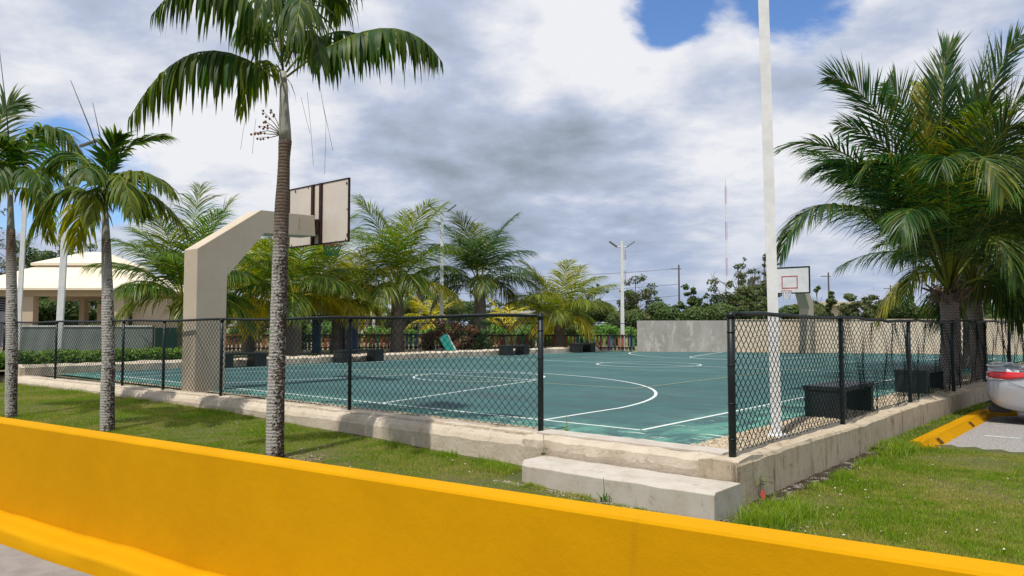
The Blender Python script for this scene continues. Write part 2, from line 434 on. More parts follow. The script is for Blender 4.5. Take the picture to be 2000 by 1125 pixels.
# object frame with x = along the court (U), y = across (V); right-handed since U x V = +z
court = mesh_obj('court_surface', cv, [tuple(range(len(cv)))], M_court)
court.matrix_world = Matrix.Translation(O) @ croot_rot.to_4x4()
court.location.z = 0.0
tag(court, 'green painted sports court surface', kind='structure')
class Lines:
    def __init__(s): s.m = MB()
    def seg(s, p, q, wd):
        p = Vector((*p, 0)); q = Vector((*q, 0)); n = (q - p).normalized(); n = Vector((-n.y, n.x, 0)) * wd / 2
        N = max(1, int((q - p).length / 1.0))
        for i in range(N):
            a = p.lerp(q, i / N); b = p.lerp(q, (i + 1) / N)
            s.m.add([a - n, b - n, b + n, a + n], [(0, 1, 2, 3)])
    def path(s, pts, wd):
        n = len(pts); vs = []
        for i, p in enumerate(pts):
            a = Vector((*pts[max(i - 1, 0)], 0)); b = Vector((*pts[min(i + 1, n - 1)], 0))
            if pts[0] == pts[-1]:
                if i == 0: a = Vector((*pts[-2], 0))
                if i == n - 1: b = Vector((*pts[1], 0))
            t = (b - a).normalized(); nn = Vector((-t.y, t.x, 0)) * wd / 2
            P = Vector((*p, 0)); vs += [P - nn, P + nn]
        s.m.add(vs, [(2 * i, 2 * i + 2, 2 * i + 3, 2 * i + 1) for i in range(n - 1)])
CB = 10.4; A0 = 1.15; A1 = 29.4; B0 = 1.78; B1 = 19.0
L = Lines(); wl = 0.062
L.path([(A0, B0), (A0, B1)], wl); L.path([(A0, B0), (A1, B0)], wl); L.path([(A0, B1), (27, B1)], wl)
AM = 15.9
L.path([(AM, B0), (AM, B1)], wl)
def circle(cx, cy, r, a0=0, a1=360, n=72):
    pts = [(cx + r * math.cos(R(a0 + (a1 - a0) * i / n)), cy + r * math.sin(R(a0 + (a1 - a0) * i / n))) for i in range(n + 1)]
    if abs(a1 - a0) == 360: pts[-1] = pts[0]
    return pts
L.path(circle(AM, 10.3, 1.8), wl)
for sgn in (0, 1):
    def mp_(a, b): return (a, b) if not sgn else (30.6 - a, b)
    th = math.degrees(math.asin(min(1, 6.9 / 7.0)))
    arc = [(A0, 3.42), (2.3, 3.44)] + [p for p in circle(2.5, CB, 7.0, -84, 84, 60)] + [(2.3, 17.36), (A0, 17.38)]
    L.path([mp_(*p) for p in arc], wl)
    L.path([mp_(A0, 7.06), mp_(7.35, 8.5)], wl); L.path([mp_(A0, 13.7), mp_(7.35, 12.3)], wl)
    if not sgn: L.path([mp_(7.38, 8.5), mp_(7.38, 12.3)], wl)
    L.path([mp_(*p) for p in circle(7.38, CB + 0.1, 1.75)], wl)
# clip the parts that would run past the slanted end wall
keep = []
for f in L.m.f:
    c = sum((Vector(L.m.v[i]) for i in f), Vector()) / 4
    lim = np.interp(c.y, [7.4, 17.4], [32.0, 26.8])
    if c.x < lim - 0.15: keep.append(f)
L.m.f = keep
lo = L.m.build('white_markings', M_line, court, fix=False); lo.location = (0, 0, 0.004)
Y2 = Lines()
for p, q in (((6.65, 5.3), (6.65, 15.4)), ((6.65, 5.3), (25.2, 5.3)), ((6.65, 15.4), (25.2, 15.4)), ((25.2, 5.3), (25.2, 15.4)), ((12.9, 5.3), (12.9, 15.4)), ((19, 5.3), (19, 15.4))):
    Y2.path([p, ((p[0] + q[0]) / 2, (p[1] + q[1]) / 2), q], 0.045)
yo = Y2.m.build('yellow_markings', M_yline, court, fix=False); yo.location = (0, 0, 0.008)

# ------------------------------------------------------------------ low walls around the court
def strip_wall(name, path, prof_fn, m, label, cat, seed=1, step=0.12, noise=0.012):
    """sweeps a profile along a path; prof_fn(s) gives list of (offset, z)"""
    rnd = random.Random(seed)
    pts = [Vector(p) for p in path]; acc = [0]
    for i in range(1, len(pts)): acc.append(acc[-1] + (pts[i] - pts[i - 1]).length)
    tot = acc[-1]; N = int(tot / step)
    vs = []; npf = None
    from mathutils import noise as mn
    for k in range(N + 1):
        s = tot * k / N
        i = max(j for j in range(len(acc)) if acc[j] <= s + 1e-9); i = min(i, len(pts) - 2)
        t = (s - acc[i]) / (acc[i + 1] - acc[i]); p = pts[i].lerp(pts[i + 1], t)
        d = (pts[i + 1] - pts[i]).normalized(); n = Vector((d.y, -d.x, 0))
        pr = prof_fn(s)
        npf = len(pr)
        for q, (ox, z) in enumerate(pr):
            dn = mn.noise(Vector((s * 3.1, q * 7.7, seed))) * noise * 2.2 + mn.noise(Vector((s * 9.7, q * 3.3, seed + 5))) * noise
            vs.append(p + n * (ox + dn * 0.8) + Vector((0, 0, z + dn)))
    fs = []
    for k in range(N):
        for q in range(npf):
            a = k * npf + q; b = k * npf + (q + 1) % npf
            fs.append((a, b, b + npf, a + npf))
    fs.append(tuple(range(npf))); fs.append(tuple(range(N * npf, N * npf + npf))[::-1])
    mb = MB(); mb.v = [tuple(v) for v in vs]; mb.f = fs
    o = mb.build(name, m)
    tag(o, label, cat)
    return o
def fenceA(b): return float(np.interp(b, [0, 2.64, 6, 11, 18.66, 24], [0.0, 0.08, 0.12, 0.06, -0.2, -0.45]))
def fenceZ(b): return float(np.interp(b, [0, 10, 24], [0.0, -0.02, -0.06]))
from mathutils import noise as mnoise
def rag(s, k=1.0, f=1.0): return 0.4 * mnoise.noise(Vector((s * 2.3 * f, 1.7, 0.3))) * 0.016 * k + mnoise.noise(Vector((s * 6.1 * f, 9.7, 0.3))) * 0.008 * k
# left wall from the opening (b=2.62) to the far left corner
pathL = [W(fenceA(b), b, fenceZ(b)) for b in (2.62, 4, 6, 8, 11, 14, 18.66, 22, 24.2)]
strip_wall('low_wall', pathL, lambda s: [(0.30, -0.02), (0.30, -0.06), (-0.24 + rag(s), -0.055), (-0.285 + rag(s), -0.10), (-0.30 + rag(s), -0.22), (-0.31, -0.7), (0.28, -0.7), (0.31, -0.07), (0.26 + 2 * rag(s, 1, 2), 0.02 + rag(s)), (0.12, 0.035 + rag(s, 1, 3)), (-0.02, 0.03 + rag(s, 1, 3)), (-0.12 + 2 * rag(s), 0.01 + rag(s)), (-0.2, -0.03)][3:] if False else
           [(-0.30 + 2 * rag(s), -0.06 + rag(s)), (-0.33 + rag(s), -0.12), (-0.33 + rag(s), -0.3), (-0.33, -0.7), (0.36, -0.7), (0.36, -0.02), (0.25, 0.005 + rag(s, 1, 2)), (0.10, 0.02 + rag(s, 1, 3)), (-0.05, 0.018 + rag(s, 1, 3)), (-0.18 + rag(s, 2, 2), 0.0 + rag(s, 1, 2)), (-0.26 + rag(s, 1, 2), -0.015)],
           M_kerbL, 'long low cream rendered wall carrying the left chain link fence', 'low wall', 3, 0.06, 0.006)
# sill across the opening
strip_wall('door_sill', [W(0.0, -0.16), W(0.03, 2.66)], lambda s: [(-0.26 + rag(s, 2), -0.03), (-0.275 + rag(s, 2), -0.12), (-0.27, -0.7), (0.40, -0.7), (0.40, -0.002), (0.1, 0.014), (-0.14, 0.012), (-0.2 + 2 * rag(s, 1, 2), 0.002)],
           M_kerbL, 'rough cream wall across the open gateway above the step', 'low wall', 8, 0.06)
sl_ = MB(); sl_.box(W(0.12, 1.35, 0.02), (0.30, 2.5, 0.03), COURT_ROT + R(90) if False else -UA + R(90), 0.008)
# slab: local x along U
o = sl_.build('threshold_slab', M_step); tag(o, 'smooth grey threshold slab lying in the gateway at the court edge', 'slab')
# right wall
def topR(s): return rag(s, 1.6, 0.6) + 0.012 * math.sin(s * 1.1)
pathR = [W(-0.282, 0.0), W(8, 0.0), W(14.4, -0.15), W(36, -0.5)]
def profR(s): 
    t = topR(s); dip = -0.04 * min(1, s / 12)
    return [(0.15, -0.01 + t + dip), (0.172, -0.05 + t), (0.175, -0.7), (-0.2, -0.7), (-0.25, -0.01), (-0.12, 0.006 + t * .6), (0.06, 0.0 + t + dip)]
strip_wall('low_wall', pathR, profR, M_kerbR, 'stained cream low wall under the right chain link fence beside the car park', 'low wall', 21, 0.1, 0.006)
co_ = MB(); co_.box(W(-0.15, -0.005, -0.35), (0.31, 0.33, 0.69), -UA + R(90), 0.012)
# concrete step
st = MB()
prof = [(-0.32, -0.19), (-0.875, -0.19), (-0.91, -0.215), (-0.92, -0.7), (-0.3, -0.7)]
st_pts = []
NB_ = 22
vs = []
for k in range(NB_ + 1):
    b = -0.225 + (2.26 + 0.225) * k / NB_
    taper = 0.22 * max(0, (b - 2.03) / 0.25) ** 2
    for q, (a, z) in enumerate(prof):
        jit = mnoise.noise(Vector((b * 4, q * 3.3, 2))) * 0.012
        aa = a + (taper if q in (1, 2, 3) else 0)
        vs.append(W(aa + jit, b, z + jit * 0.6 + (0.0 if q > 2 else 0)))
n_ = len(prof); fs = []
for k in range(NB_):
    for q in range(n_):
        a = k * n_ + q; b = k * n_ + (q + 1) % n_
        fs.append((a, b, b + n_, a + n_))
fs += [tuple(range(n_)), tuple(range(NB_ * n_, NB_ * n_ + n_))[::-1]]
st.v = [tuple(v) for v in vs]; st.f = fs
o = st.build('concrete_step', M_step, bev=0.006); tag(o, 'weathered grey concrete step below the gateway on the lawn', 'step')

# ------------------------------------------------------------------ yellow wall
def yprof(s):
    n0 = mnoise.noise(Vector((s * 0.9, 2, 2))) * 0.012
    return [(0.0 + n0, Z_LEDGE + 0.05), (0.0 + n0 * .4, 0.25), (0.0, Z_WTOP - 0.012), (0.008, Z_WTOP), (0.155, Z_WTOP), (0.162, Z_WTOP - 0.01), (0.165, -0.8), (0.02, -0.8)]
yw = empty('yellow_wall', along(WP, 0)); tag(yw, 'long bright yellow painted wall in the foreground beside the road', 'wall')
def sweep_local(name, s0, s1, step, fn, m, parent):
    N = int((s1 - s0) / step); vs = []; fs = []
    for k in range(N + 1):
        s = s0 + (s1 - s0) * k / N; pr = fn(s); n = len(pr)
        for (ox, z) in pr: vs.append(WD * s + WN * ox + Vector((0, 0, z)))
    for k in range(N):
        for q in range(n):
            a = k * n + q; b = k * n + (q + 1) % n; fs.append((a, b, b + n, a + n))
    fs += [tuple(range(n)), tuple(range(N * n, N * n + n))[::-1]]
    mb = MB(); mb.v = [tuple(v) for v in vs]; mb.f = fs
    o = mb.build(name, m, parent)
    return o
wb = sweep_local('wall_body', -9, 26, 0.25, yprof, M_yellow, yw)
def lprof(s):
    k = mnoise.noise(Vector((s * 1.3, 5, 2))) * 0.012; k2 = mnoise.noise(Vector((s * 3.3, 8, 2))) * 0.007
    pts = [(0.012, Z_LEDGE + 0.035 + k + k2), (-0.03, Z_LEDGE + 0.012 + k + k2), (-0.10, Z_LEDGE + k), (-0.175, Z_LEDGE + 0.002 + k2), (-0.196 + k2, Z_LEDGE - 0.008), (-0.204 + k, Z_LEDGE - 0.03), (-0.212 + k, Z_ROAD + 0.004), (-0.214, Z_ROAD - 0.06), (0.012, Z_ROAD - 0.06)]
    return pts
ld = sweep_local('foot_ledge', -9, 26, 0.08, lprof, M_yellow, yw)
ld.data.shade_smooth()

# ------------------------------------------------------------------ chain link fences
def chain_mesh(p_fn, length, z0, z1, cw, ch, r, dn_fn, ztop_fn=None):
    """p_fn(s) -> world ground point; dn_fn(s,z) -> sideways offset. Returns verts/faces of woven wires (3-sided tubes)"""
    K = int(length / cw); J = int((z1 - z0) / ch)
    V_ = []; F_ = []
    S = np.linspace(0, length, 400); P_ = np.array([tuple(p_fn(s)) for s in S])
    def P(s): return np.array([np.interp(s, S, P_[:, 0]), np.interp(s, S, P_[:, 1]), np.interp(s, S, P_[:, 2])]).T
    nvec = None
    for k in range(K):
        j = np.arange(J + 1)
        s = np.clip((k + ((j + k) % 2)) * cw, 0, length)
        tt = j / J
        zt = z1 if ztop_fn is None else z1 + np.array([ztop_fn(x) for x in s])
        z = z0 + (zt - z0) * tt
        p = P(s); p[:, 2] += z
        d = P(np.minimum(s + 0.05, length)) - P(np.maximum(s - 0.05, 0)); d[:, 2] = 0; d /= np.linalg.norm(d, axis=1)[:, None]
        nn = np.stack([d[:, 1], -d[:, 0], 0 * d[:, 0]], 1)
        off = np.array([dn_fn(a, b) for a, b in zip(s, z)])
        p = p + nn * (off + (((j + k) % 2) - 0.5) * 0.004)[:, None]
        # smooth the bends a little: add shoulders
        base = len(V_) 
        ring = []
        for c in range(3):
            an = 2 * math.pi * c / 3
            ring.append(p + nn * (math.cos(an) * r) + d * (math.sin(an) * r))
        allv = np.stack(ring, 1).reshape(-1, 3)
        n0 = sum(len(x) for x in V_) if False else chain_mesh.count
        V_.append(allv); 
        q = np.arange(J)
        for c in range(3):
            c2 = (c + 1) % 3
            F_.append(np.stack([n0 + q * 3 + c, n0 + q * 3 + c2, n0 + q * 3 + 3 + c2, n0 + q * 3 + 3 + c], 1))
        chain_mesh.count += len(allv)
    return np.concatenate(V_), np.concatenate(F_)
def np_mesh(name, V_, F_, m, parent=None, smooth=False, attr=None):
    me = bpy.data.meshes.new(name)
    k = F_.shape[1]
    me.vertices.add(len(V_)); me.vertices.foreach_set('co', V_.astype(np.float32).ravel())
    me.loops.add(F_.size); me.loops.foreach_set('vertex_index', F_.astype(np.int32).ravel())
    me.polygons.add(len(F_)); me.polygons.foreach_set('loop_start', (np.arange(len(F_)) * k).astype(np.int32))
    me.polygons.foreach_set('loop_total', np.full(len(F_), k, np.int32))
    me.update(calc_edges=True)
    if attr is not None:
        for an, av in attr.items():
            at = me.attributes.new(an, 'FLOAT', 'POINT'); at.data.foreach_set('value', av.astype(np.float32))
    if smooth: me.shade_smooth()
    if m is not None: me.materials.append(m)
    o = bpy.data.objects.new(name, me); COL.objects.link(o)
    if parent is not None: o.parent = parent
    return o

def fence(name, path, posts, label, top=1.5, r=0.0053, cw=0.061, ch=0.058, sag=None, dn=None, mesh=True, pr=0.03, rail=0.024, first_r=None, leans=None, m=None, midrail=False):
    root = empty(name, path[0]); tag(root, label, 'fence'); o0 = Vector(path[0])
    pts = [Vector(p) for p in path]; acc = [0]
    for i in range(1, len(pts)): acc.append(acc[-1] + (pts[i] - pts[i - 1]).length)
    def P(s):
        s = min(max(s, 0), acc[-1])
        i = max(j for j in range(len(acc)) if acc[j] <= s + 1e-9); i = min(i, len(pts) - 2)
        return pts[i].lerp(pts[i + 1], (s - acc[i]) / (acc[i + 1] - acc[i]))
    for i, s in enumerate(posts):
        mb = MB(); rad = first_r if (i == 0 and first_r) else pr
        p = P(s) - o0
        ln = (leans or {}).get(i, (0, 0))
        top_p = p + Vector((ln[0], ln[1], top - 0.01))
        mb.tube([p + Vector((0, 0, -0.08)), p + Vector((0, 0, 0.004)), p.lerp(top_p, 0.5), top_p], rad, 10)
        mb.tube([top_p - Vector((0, 0, 0.035)), top_p + Vector((0, 0, 0.02))], rad + 0.006, 10)
        if mesh:
            for h in (0.18, 0.55, 0.95, 1.3):
                mb.tube([p + Vector((0, 0, h * top / 1.5)), p + Vector((0, 0, h * top / 1.5 + 0.014))], rad + 0.004, 10)
        mb.build('post', m or M_black, root, True, fix=False)
    mb = MB(); N = int(acc[-1] / 0.4)
    rp = [P(acc[-1] * k / N) - o0 + Vector((0, 0, top + (0.012 * math.sin(k * 0.7) + (0 if sag is None else 0.35 * sag(acc[-1] * k / N))))) for k in range(N + 1)]
    mb.tube(rp, rail, 8); mb.build('top_rail', m or M_black, root, True, fix=False)
    if midrail:
        mb = MB(); mb.tube([q - Vector((0, 0, top * 0.93)) for q in rp], rail * .8, 6); mb.build('bottom_rail', m or M_black, root, True, fix=False)
    if mesh:
        chain_mesh.count = 0
        dfn = dn or (lambda s, z: 0.012 * math.sin(s * 2.3 + z * 1.7) + 0.008 * math.sin(s * 7.1 + z * 3))
        V_, F_ = chain_mesh(lambda s: P(s) - o0, acc[-1], 0.045, top + 0.02, cw, ch, r, dfn, sag)
        # ties that hang over the rail
        np_mesh('chain_mesh', V_, F_, M_wire, root)
    return root, P, acc[-1]

bL = [2.62, 6.6, 10.6, 12.9, 14.8, 18.6, 22.2, 24.2]
pathF = [W(fenceA(b), b, fenceZ(b) + 0.01) for b in (2.62, 5, 6.6, 9, 10.6, 12.9, 14.8, 18.6, 22.2, 24.2)]
fence('chain_link_fence', pathF, [b - 2.62 for b in bL], 'dark green chain link fence along the left side of the court behind the palms', top=1.5, first_r=0.038)
def sagR(s):
    # the wire has slipped down below the rail along the second and third bays
    v = 0.0
    if 3.9 < s < 11.3: v -= 0.085 * (0.6 + 0.4 * math.sin(s * 5.3)) * min(1, (s - 3.9) * 1.2, (11.3 - s) * 2)
    return v + 0.012 * math.sin(s * 9)
def dnR(s, z):
    k = min(1, max(0, (s - 2.5) / 3))
    return k * (0.045 * math.sin(s * 1.9 + z * 2.1) + 0.03 * math.sin(s * 5.2 - z * 3.2) + 0.012 * math.sin(s * 13 + z * 4)) + 0.008 * math.sin(s * 4 + z * 5)
pathFR = [W(0.0, 0.0, 0.0), W(8, 0.0, -0.03), W(14.4, -0.12, -0.03), W(20, -0.2, -0.03), W(31, -0.4, -0.03)]
fence('chain_link_fence', pathFR, [0, 3.62, 7.42, 10.9, 14.4, 18, 21.6, 25.2, 28.8], 'dark green chain link fence on the right beside the car park with slack mesh', top=1.5, sag=sagR, dn=dnR, first_r=0.04, pr=0.034)

# ------------------------------------------------------------------ foliage material
def leaf_mat(name, base, tip, old=None, rough=0.42, trans=0.3, var=0.35):
    m = bpy.data.materials.new(name); m.use_nodes = True
    t = NB(m.node_tree); b = m.node_tree.nodes['Principled BSDF']
    at = t.n('ShaderNodeAttribute', attribute_name='t'); yl = t.n('ShaderNodeAttribute', attribute_name='y')
    geo = t.n('ShaderNodeNewGeometry')
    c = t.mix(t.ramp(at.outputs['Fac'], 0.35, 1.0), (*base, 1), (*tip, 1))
    if old is not None: c = t.mix(yl.outputs['Fac'], c, (*old, 1))
    hv = t.n('ShaderNodeHueSaturation'); t.l(c, hv.inputs['Color'])
    t.l(t.math('MULTIPLY_ADD', geo.outputs['Random Per Island'], var * 2, 1 - var), hv.inputs['Value'])
    t.l(t.math('MULTIPLY_ADD', geo.outputs['Random Per Island'], 0.03, 0.485), hv.inputs['Hue'])
    c = hv.outputs[0]
    t.l(c, b.inputs['Base Color']); b.inputs['Roughness'].default_value = rough; b.inputs['Specular IOR Level'].default_value = 0.3
    tr = t.n('ShaderNodeBsdfTranslucent')
    br = t.n('ShaderNodeHueSaturation'); br.inputs['Saturation'].default_value = 1.15; br.inputs['Value'].default_value = 1.7; t.l(c, br.inputs['Color'])
    t.l(br.outputs[0], tr.inputs[0])
    ms = t.n('ShaderNodeMixShader'); ms.inputs[0].default_value = trans
    t.l(b.outputs[0], ms.inputs[1]); t.l(tr.outputs[0], ms.inputs[2])
    t.l(ms.outputs[0], m.node_tree.nodes['Material Output'].inputs[0])
    return m
M_fox = leaf_mat('arching_palm_leaf', (0.026, 0.074, 0.008), (0.085, 0.150, 0.010), (0.34, 0.34, 0.02), rough=0.5, trans=0.38)
M_coco = leaf_mat('coconut_leaf', (0.024, 0.074, 0.016), (0.048, 0.112, 0.020), (0.50, 0.42, 0.04), rough=0.42, trans=0.30, var=0.4)
M_coco2 = leaf_mat('mid_coconut_leaf', (0.048, 0.120, 0.018), (0.13, 0.21, 0.026), (0.62, 0.50, 0.05), rough=0.38, trans=0.45, var=0.4)
M_hedge = leaf_mat('hedge_leaf', (0.05, 0.12, 0.015), (0.12, 0.22, 0.02), (0.28, 0.34, 0.04))
M_tree = leaf_mat('tree_leaf', (0.050, 0.088, 0.024), (0.085, 0.135, 0.034), (0.20, 0.19, 0.09), rough=0.6, var=0.45)
M_bush = leaf_mat('bright_bush_leaf', (0.06, 0.14, 0.02), (0.11, 0.22, 0.03), (0.2, 0.25, 0.05), rough=0.6, var=0.4)
M_dry = leaf_mat('dry_leaf', (0.13, 0.07, 0.035), (0.17, 0.10, 0.05), (0.2, 0.06, 0.03), rough=0.8, trans=0.15, var=0.5)
M_grass = leaf_mat('grass_blade', (0.13, 0.225, 0.014), (0.26, 0.36, 0.026), (0.42, 0.37, 0.11), rough=0.5, trans=0.4, var=0.3)
M_stalk = mat('green_stalk', (0.14, 0.19, 0.05), 0.5, (0.25, 0.24, 0.08), 3, 0.8)
M_dstalk = mat('dark_spear', (0.05, 0.05, 0.03), 0.6)
M_shaft = mat('crownshaft', (0.33, 0.34, 0.29), 0.55, (0.22, 0.20, 0.15), 6, 0.7, col3=(0.09, 0.06, 0.035), n3=14, lo3=0.66, hi3=0.72)
def trunk_mat(name, split=None, light=(0.36, 0.33, 0.29), dark=(0.055, 0.035, 0.024), ring=(0.115, 0.085, 0.06), rs=26, thr=0.5, ringmix=0.1):
    m = bpy.data.materials.new(name); m.use_nodes = True
    t = NB(m.node_tree); b = m.node_tree.nodes['Principled BSDF']
    tcn = t.n('ShaderNodeTexCoord'); vec = tcn.outputs['Object']; sp = t.n('ShaderNodeSeparateXYZ'); t.l(vec, sp.inputs[0])
    # patchy lichen below, ringed brown bark above
    mp = t.n('ShaderNodeMapping'); mp.inputs['Scale'].default_value = (1, 1, 1.2); t.l(vec, mp.inputs[0])
    n = t.noise(mp.outputs[0], 30, 5, 0.75, 0.3); n_l = t.noise(vec, 5, 4, 0.5)
    side = t.math('MULTIPLY', sp.outputs[0], 1.0)
    v = t.math('ADD', t.math('MULTIPLY_ADD', n_l, 0.22, -0.11), n); v = t.math('ADD', v, side)
    low = t.mix(t.ramp(v, thr - 0.03, thr + 0.05), (*light, 1), (*dark, 1))
    wv = t.n('ShaderNodeTexWave', wave_type='BANDS', bands_direction='Z'); wv.inputs['Scale'].default_value = rs / 3.6
    wv.inputs['Distortion'].default_value = 2.6; wv.inputs['Detail'].default_value = 4; wv.inputs['Detail Scale'].default_value = 2.5
    t.l(vec, wv.inputs[0])
    up = t.mix(t.ramp(wv.outputs['Fac'], 0.05, 0.55), (dark[0] * 1.5, dark[1] * 1.5, dark[2] * 1.5, 1), (*ring, 1))
    up = t.mix(t.math('MULTIPLY', t.ramp(t.noise(vec, 12, 5, .7), 0.5, 0.7), 0.5), up, (light[0] * .6, light[1] * .58, light[2] * .55, 1))
    if split: c = t.mix(t.ramp(sp.outputs[2], split[0], split[1]), low, up)
    else: c = up
    # dark ring scars everywhere
    c = t.mix(t.math('MULTIPLY', t.ramp(wv.outputs['Fac'], 0.25, 0.05), ringmix), c, (dark[0], dark[1], dark[2], 1))
    t.l(c, b.inputs['Base Color']); b.inputs['Roughness'].default_value = 0.9; b.inputs['Specular IOR Level'].default_value = 0.15
    bn = t.n('ShaderNodeBump'); bn.inputs['Strength'].default_value = 0.8; bn.inputs['Distance'].default_value = 0.02
    t.l(t.math('ADD', t.math('MULTIPLY', wv.outputs['Fac'], 0.25 if split else 1.0), t.math('MULTIPLY', n, 0.8)), bn.inputs['Height']); t.l(bn.outputs[0], b.inputs['Normal'])
    return m
M_trunkA = trunk_mat('lichen_trunk', (2.3, 3.3), light=(0.42, 0.40, 0.37), thr=0.53, ring=(0.15, 0.115, 0.085))
M_trunkC = trunk_mat('coconut_trunk', None, light=(0.40, 0.34, 0.29), dark=(0.05, 0.035, 0.028), ring=(0.36, 0.29, 0.25), rs=30)

# ------------------------------------------------------------------ palms
def bez(P0, P1, P2, t):
    return P0 * (1 - t) ** 2 + P1 * (2 * t * (1 - t)) + P2 * t * t
def frond_np(P0, P1, P2, n, L, wd, droop, fwd=(62, 28), lift=0.1, start=0.14, rnd=None, wind=(0, 0, 0), rows=4, gapx=0.0, yel=0.0, tipgrow=1.0, ragged=0.12):
    """leaflets of one frond -> verts, quads, t attribute, y attribute"""
    rnd = rnd or np.random.default_rng(1)
    P0, P1, P2 = (np.array(p, float) for p in (P0, P1, P2))
    Vs = []; Ts = []; Ys = []; Fs = []; cnt = 0
    up = np.array([0, 0, 1.0]); wind = np.array(wind, float)
    chord = P2 - P0; hz = np.array([chord[0], chord[1], 0.0]); 
    if np.linalg.norm(hz) < 1e-3: hz = np.array([1.0, 0, 0])
    hz /= np.linalg.norm(hz); S0 = np.cross(hz, up)
    for i in range(n):
        t = start + (1 - start) * (i + 0.5) / n
        for sgn in (-1, 1):
            if rnd.random() < gapx: continue
            tt = min(1, t + rnd.normal() * 0.004)
            p = bez(P0, P1, P2, tt)
            T = 2 * (1 - tt) * (P1 - P0) + 2 * tt * (P2 - P1); T /= np.linalg.norm(T)
            S = S0 - T * S0.dot(T); S /= np.linalg.norm(S); N = np.cross(S, T)
            if N[2] < 0 and abs(T[2]) < 0.95: N = -N
            ph = math.radians(fwd[0] + (fwd[1] - fwd[0]) * tt + rnd.normal() * 5)
            d = T * math.cos(ph) + S * sgn * math.sin(ph) + N * (lift + rnd.normal() * 0.06)
            d /= np.linalg.norm(d)
            prof = (0.45 + 0.75 * math.sin(math.pi * min(1, 0.1 + tt * 0.85))) * (1 if tt < 0.9 else 1 - (tt - 0.9) * 4)
            ll = L * prof * (1 + rnd.normal() * ragged) * tipgrow
            seg = ll / (rows - 1)
            wv = np.cross(d, N + rnd.normal(size=3) * 0.25); wv /= (np.linalg.norm(wv) + 1e-9)
            q = p.copy(); w0 = wd * (0.8 + 0.4 * rnd.random()) * (0.6 + 0.4 * prof)
            dr = droop * (0.75 + 0.5 * rnd.random())
            yv = min(1, max(0, yel + rnd.normal() * 0.12))
            for r in range(rows):
                f = r / (rows - 1)
                ww = w0 * (0.55 if r == 0 else (1.0 if f < 0.6 else max(0.04, (1 - f) / 0.45)))
                Vs.append(q - wv * ww / 2); Vs.append(q + wv * ww / 2)
                Ts += [f * (0.5 + 0.5 * tt)] * 2; Ys += [yv] * 2
                d = d + np.array([0, 0, -1]) * dr * (0.35 + 0.65 * f) + wind * f
                d /= np.linalg.norm(d)
                q = q + d * seg
                wv = wv - d * wv.dot(d); wv /= (np.linalg.norm(wv) + 1e-9)
            for r in range(rows - 1):
                a = cnt + 2 * r; Fs.append((a, a + 1, a + 3, a + 2))
            cnt += 2 * rows
    return np.array(Vs), np.array(Fs), np.array(Ts), np.array(Ys)
def rachis(P0, P1, P2, r0, r1, mb, n=10):
    pts = [bez(np.array(P0), np.array(P1), np.array(P2), k / n) for k in range(n + 1)]
    mb.tube(pts, [r0 + (r1 - r0) * k / n for k in range(n + 1)], 5)
def make_frond(root, P0, P1, P2, m, name='frond', rr=(0.018, 0.004), **kw):
    Vn, Fn, Tn, Yn = frond_np(P0, P1, P2, **kw)
    mb = MB(); rachis(P0, P1, P2, rr[0], rr[1], mb)
    n0 = len(Vn); rv = np.array(mb.v)
    quads = [f for f in mb.f if len(f) == 4]
    Vn = np.concatenate([Vn, rv]); Fn = np.concatenate([Fn, np.array(quads) + n0])
    yl = kw.get('yel', 0)
    Tn = np.concatenate([Tn, np.full(len(rv), 0.9)]); Yn = np.concatenate([Yn, np.full(len(rv), min(1, yl + 0.35))])
    return np_mesh(name, Vn, Fn, m, root, attr={'t': Tn, 'y': Yn})
def trunk_obj(root, pts, radii, m, name='trunk', ring=0.0, n=14, sub=6):
    P = []; Rr = []
    pts = [Vector(p) for p in pts]
    for i in range(len(pts) - 1):
        for k in range(sub):
            t = k / sub; P.append(pts[i].lerp(pts[i + 1], t)); Rr.append(radii[i] * (1 - t) + radii[i + 1] * t)
    P.append(pts[-1]); Rr.append(radii[-1])
    Rr = [r * (1 + ring * (1 if i % 2 else -1)) for i, r in enumerate(Rr)]
    mb = MB(); mb.tube(P, Rr, n)
    o = mb.build(name, m, root, True, fix=False)
    # irregular girth
    for v in o.data.vertices:
        k = mnoise.noise(Vector((v.co.x * 6, v.co.y * 6, v.co.z * 3))) * 0.05
        v.co.x += v.co.x * 0; v.co += v.normal * (k * 0.12)
    return o

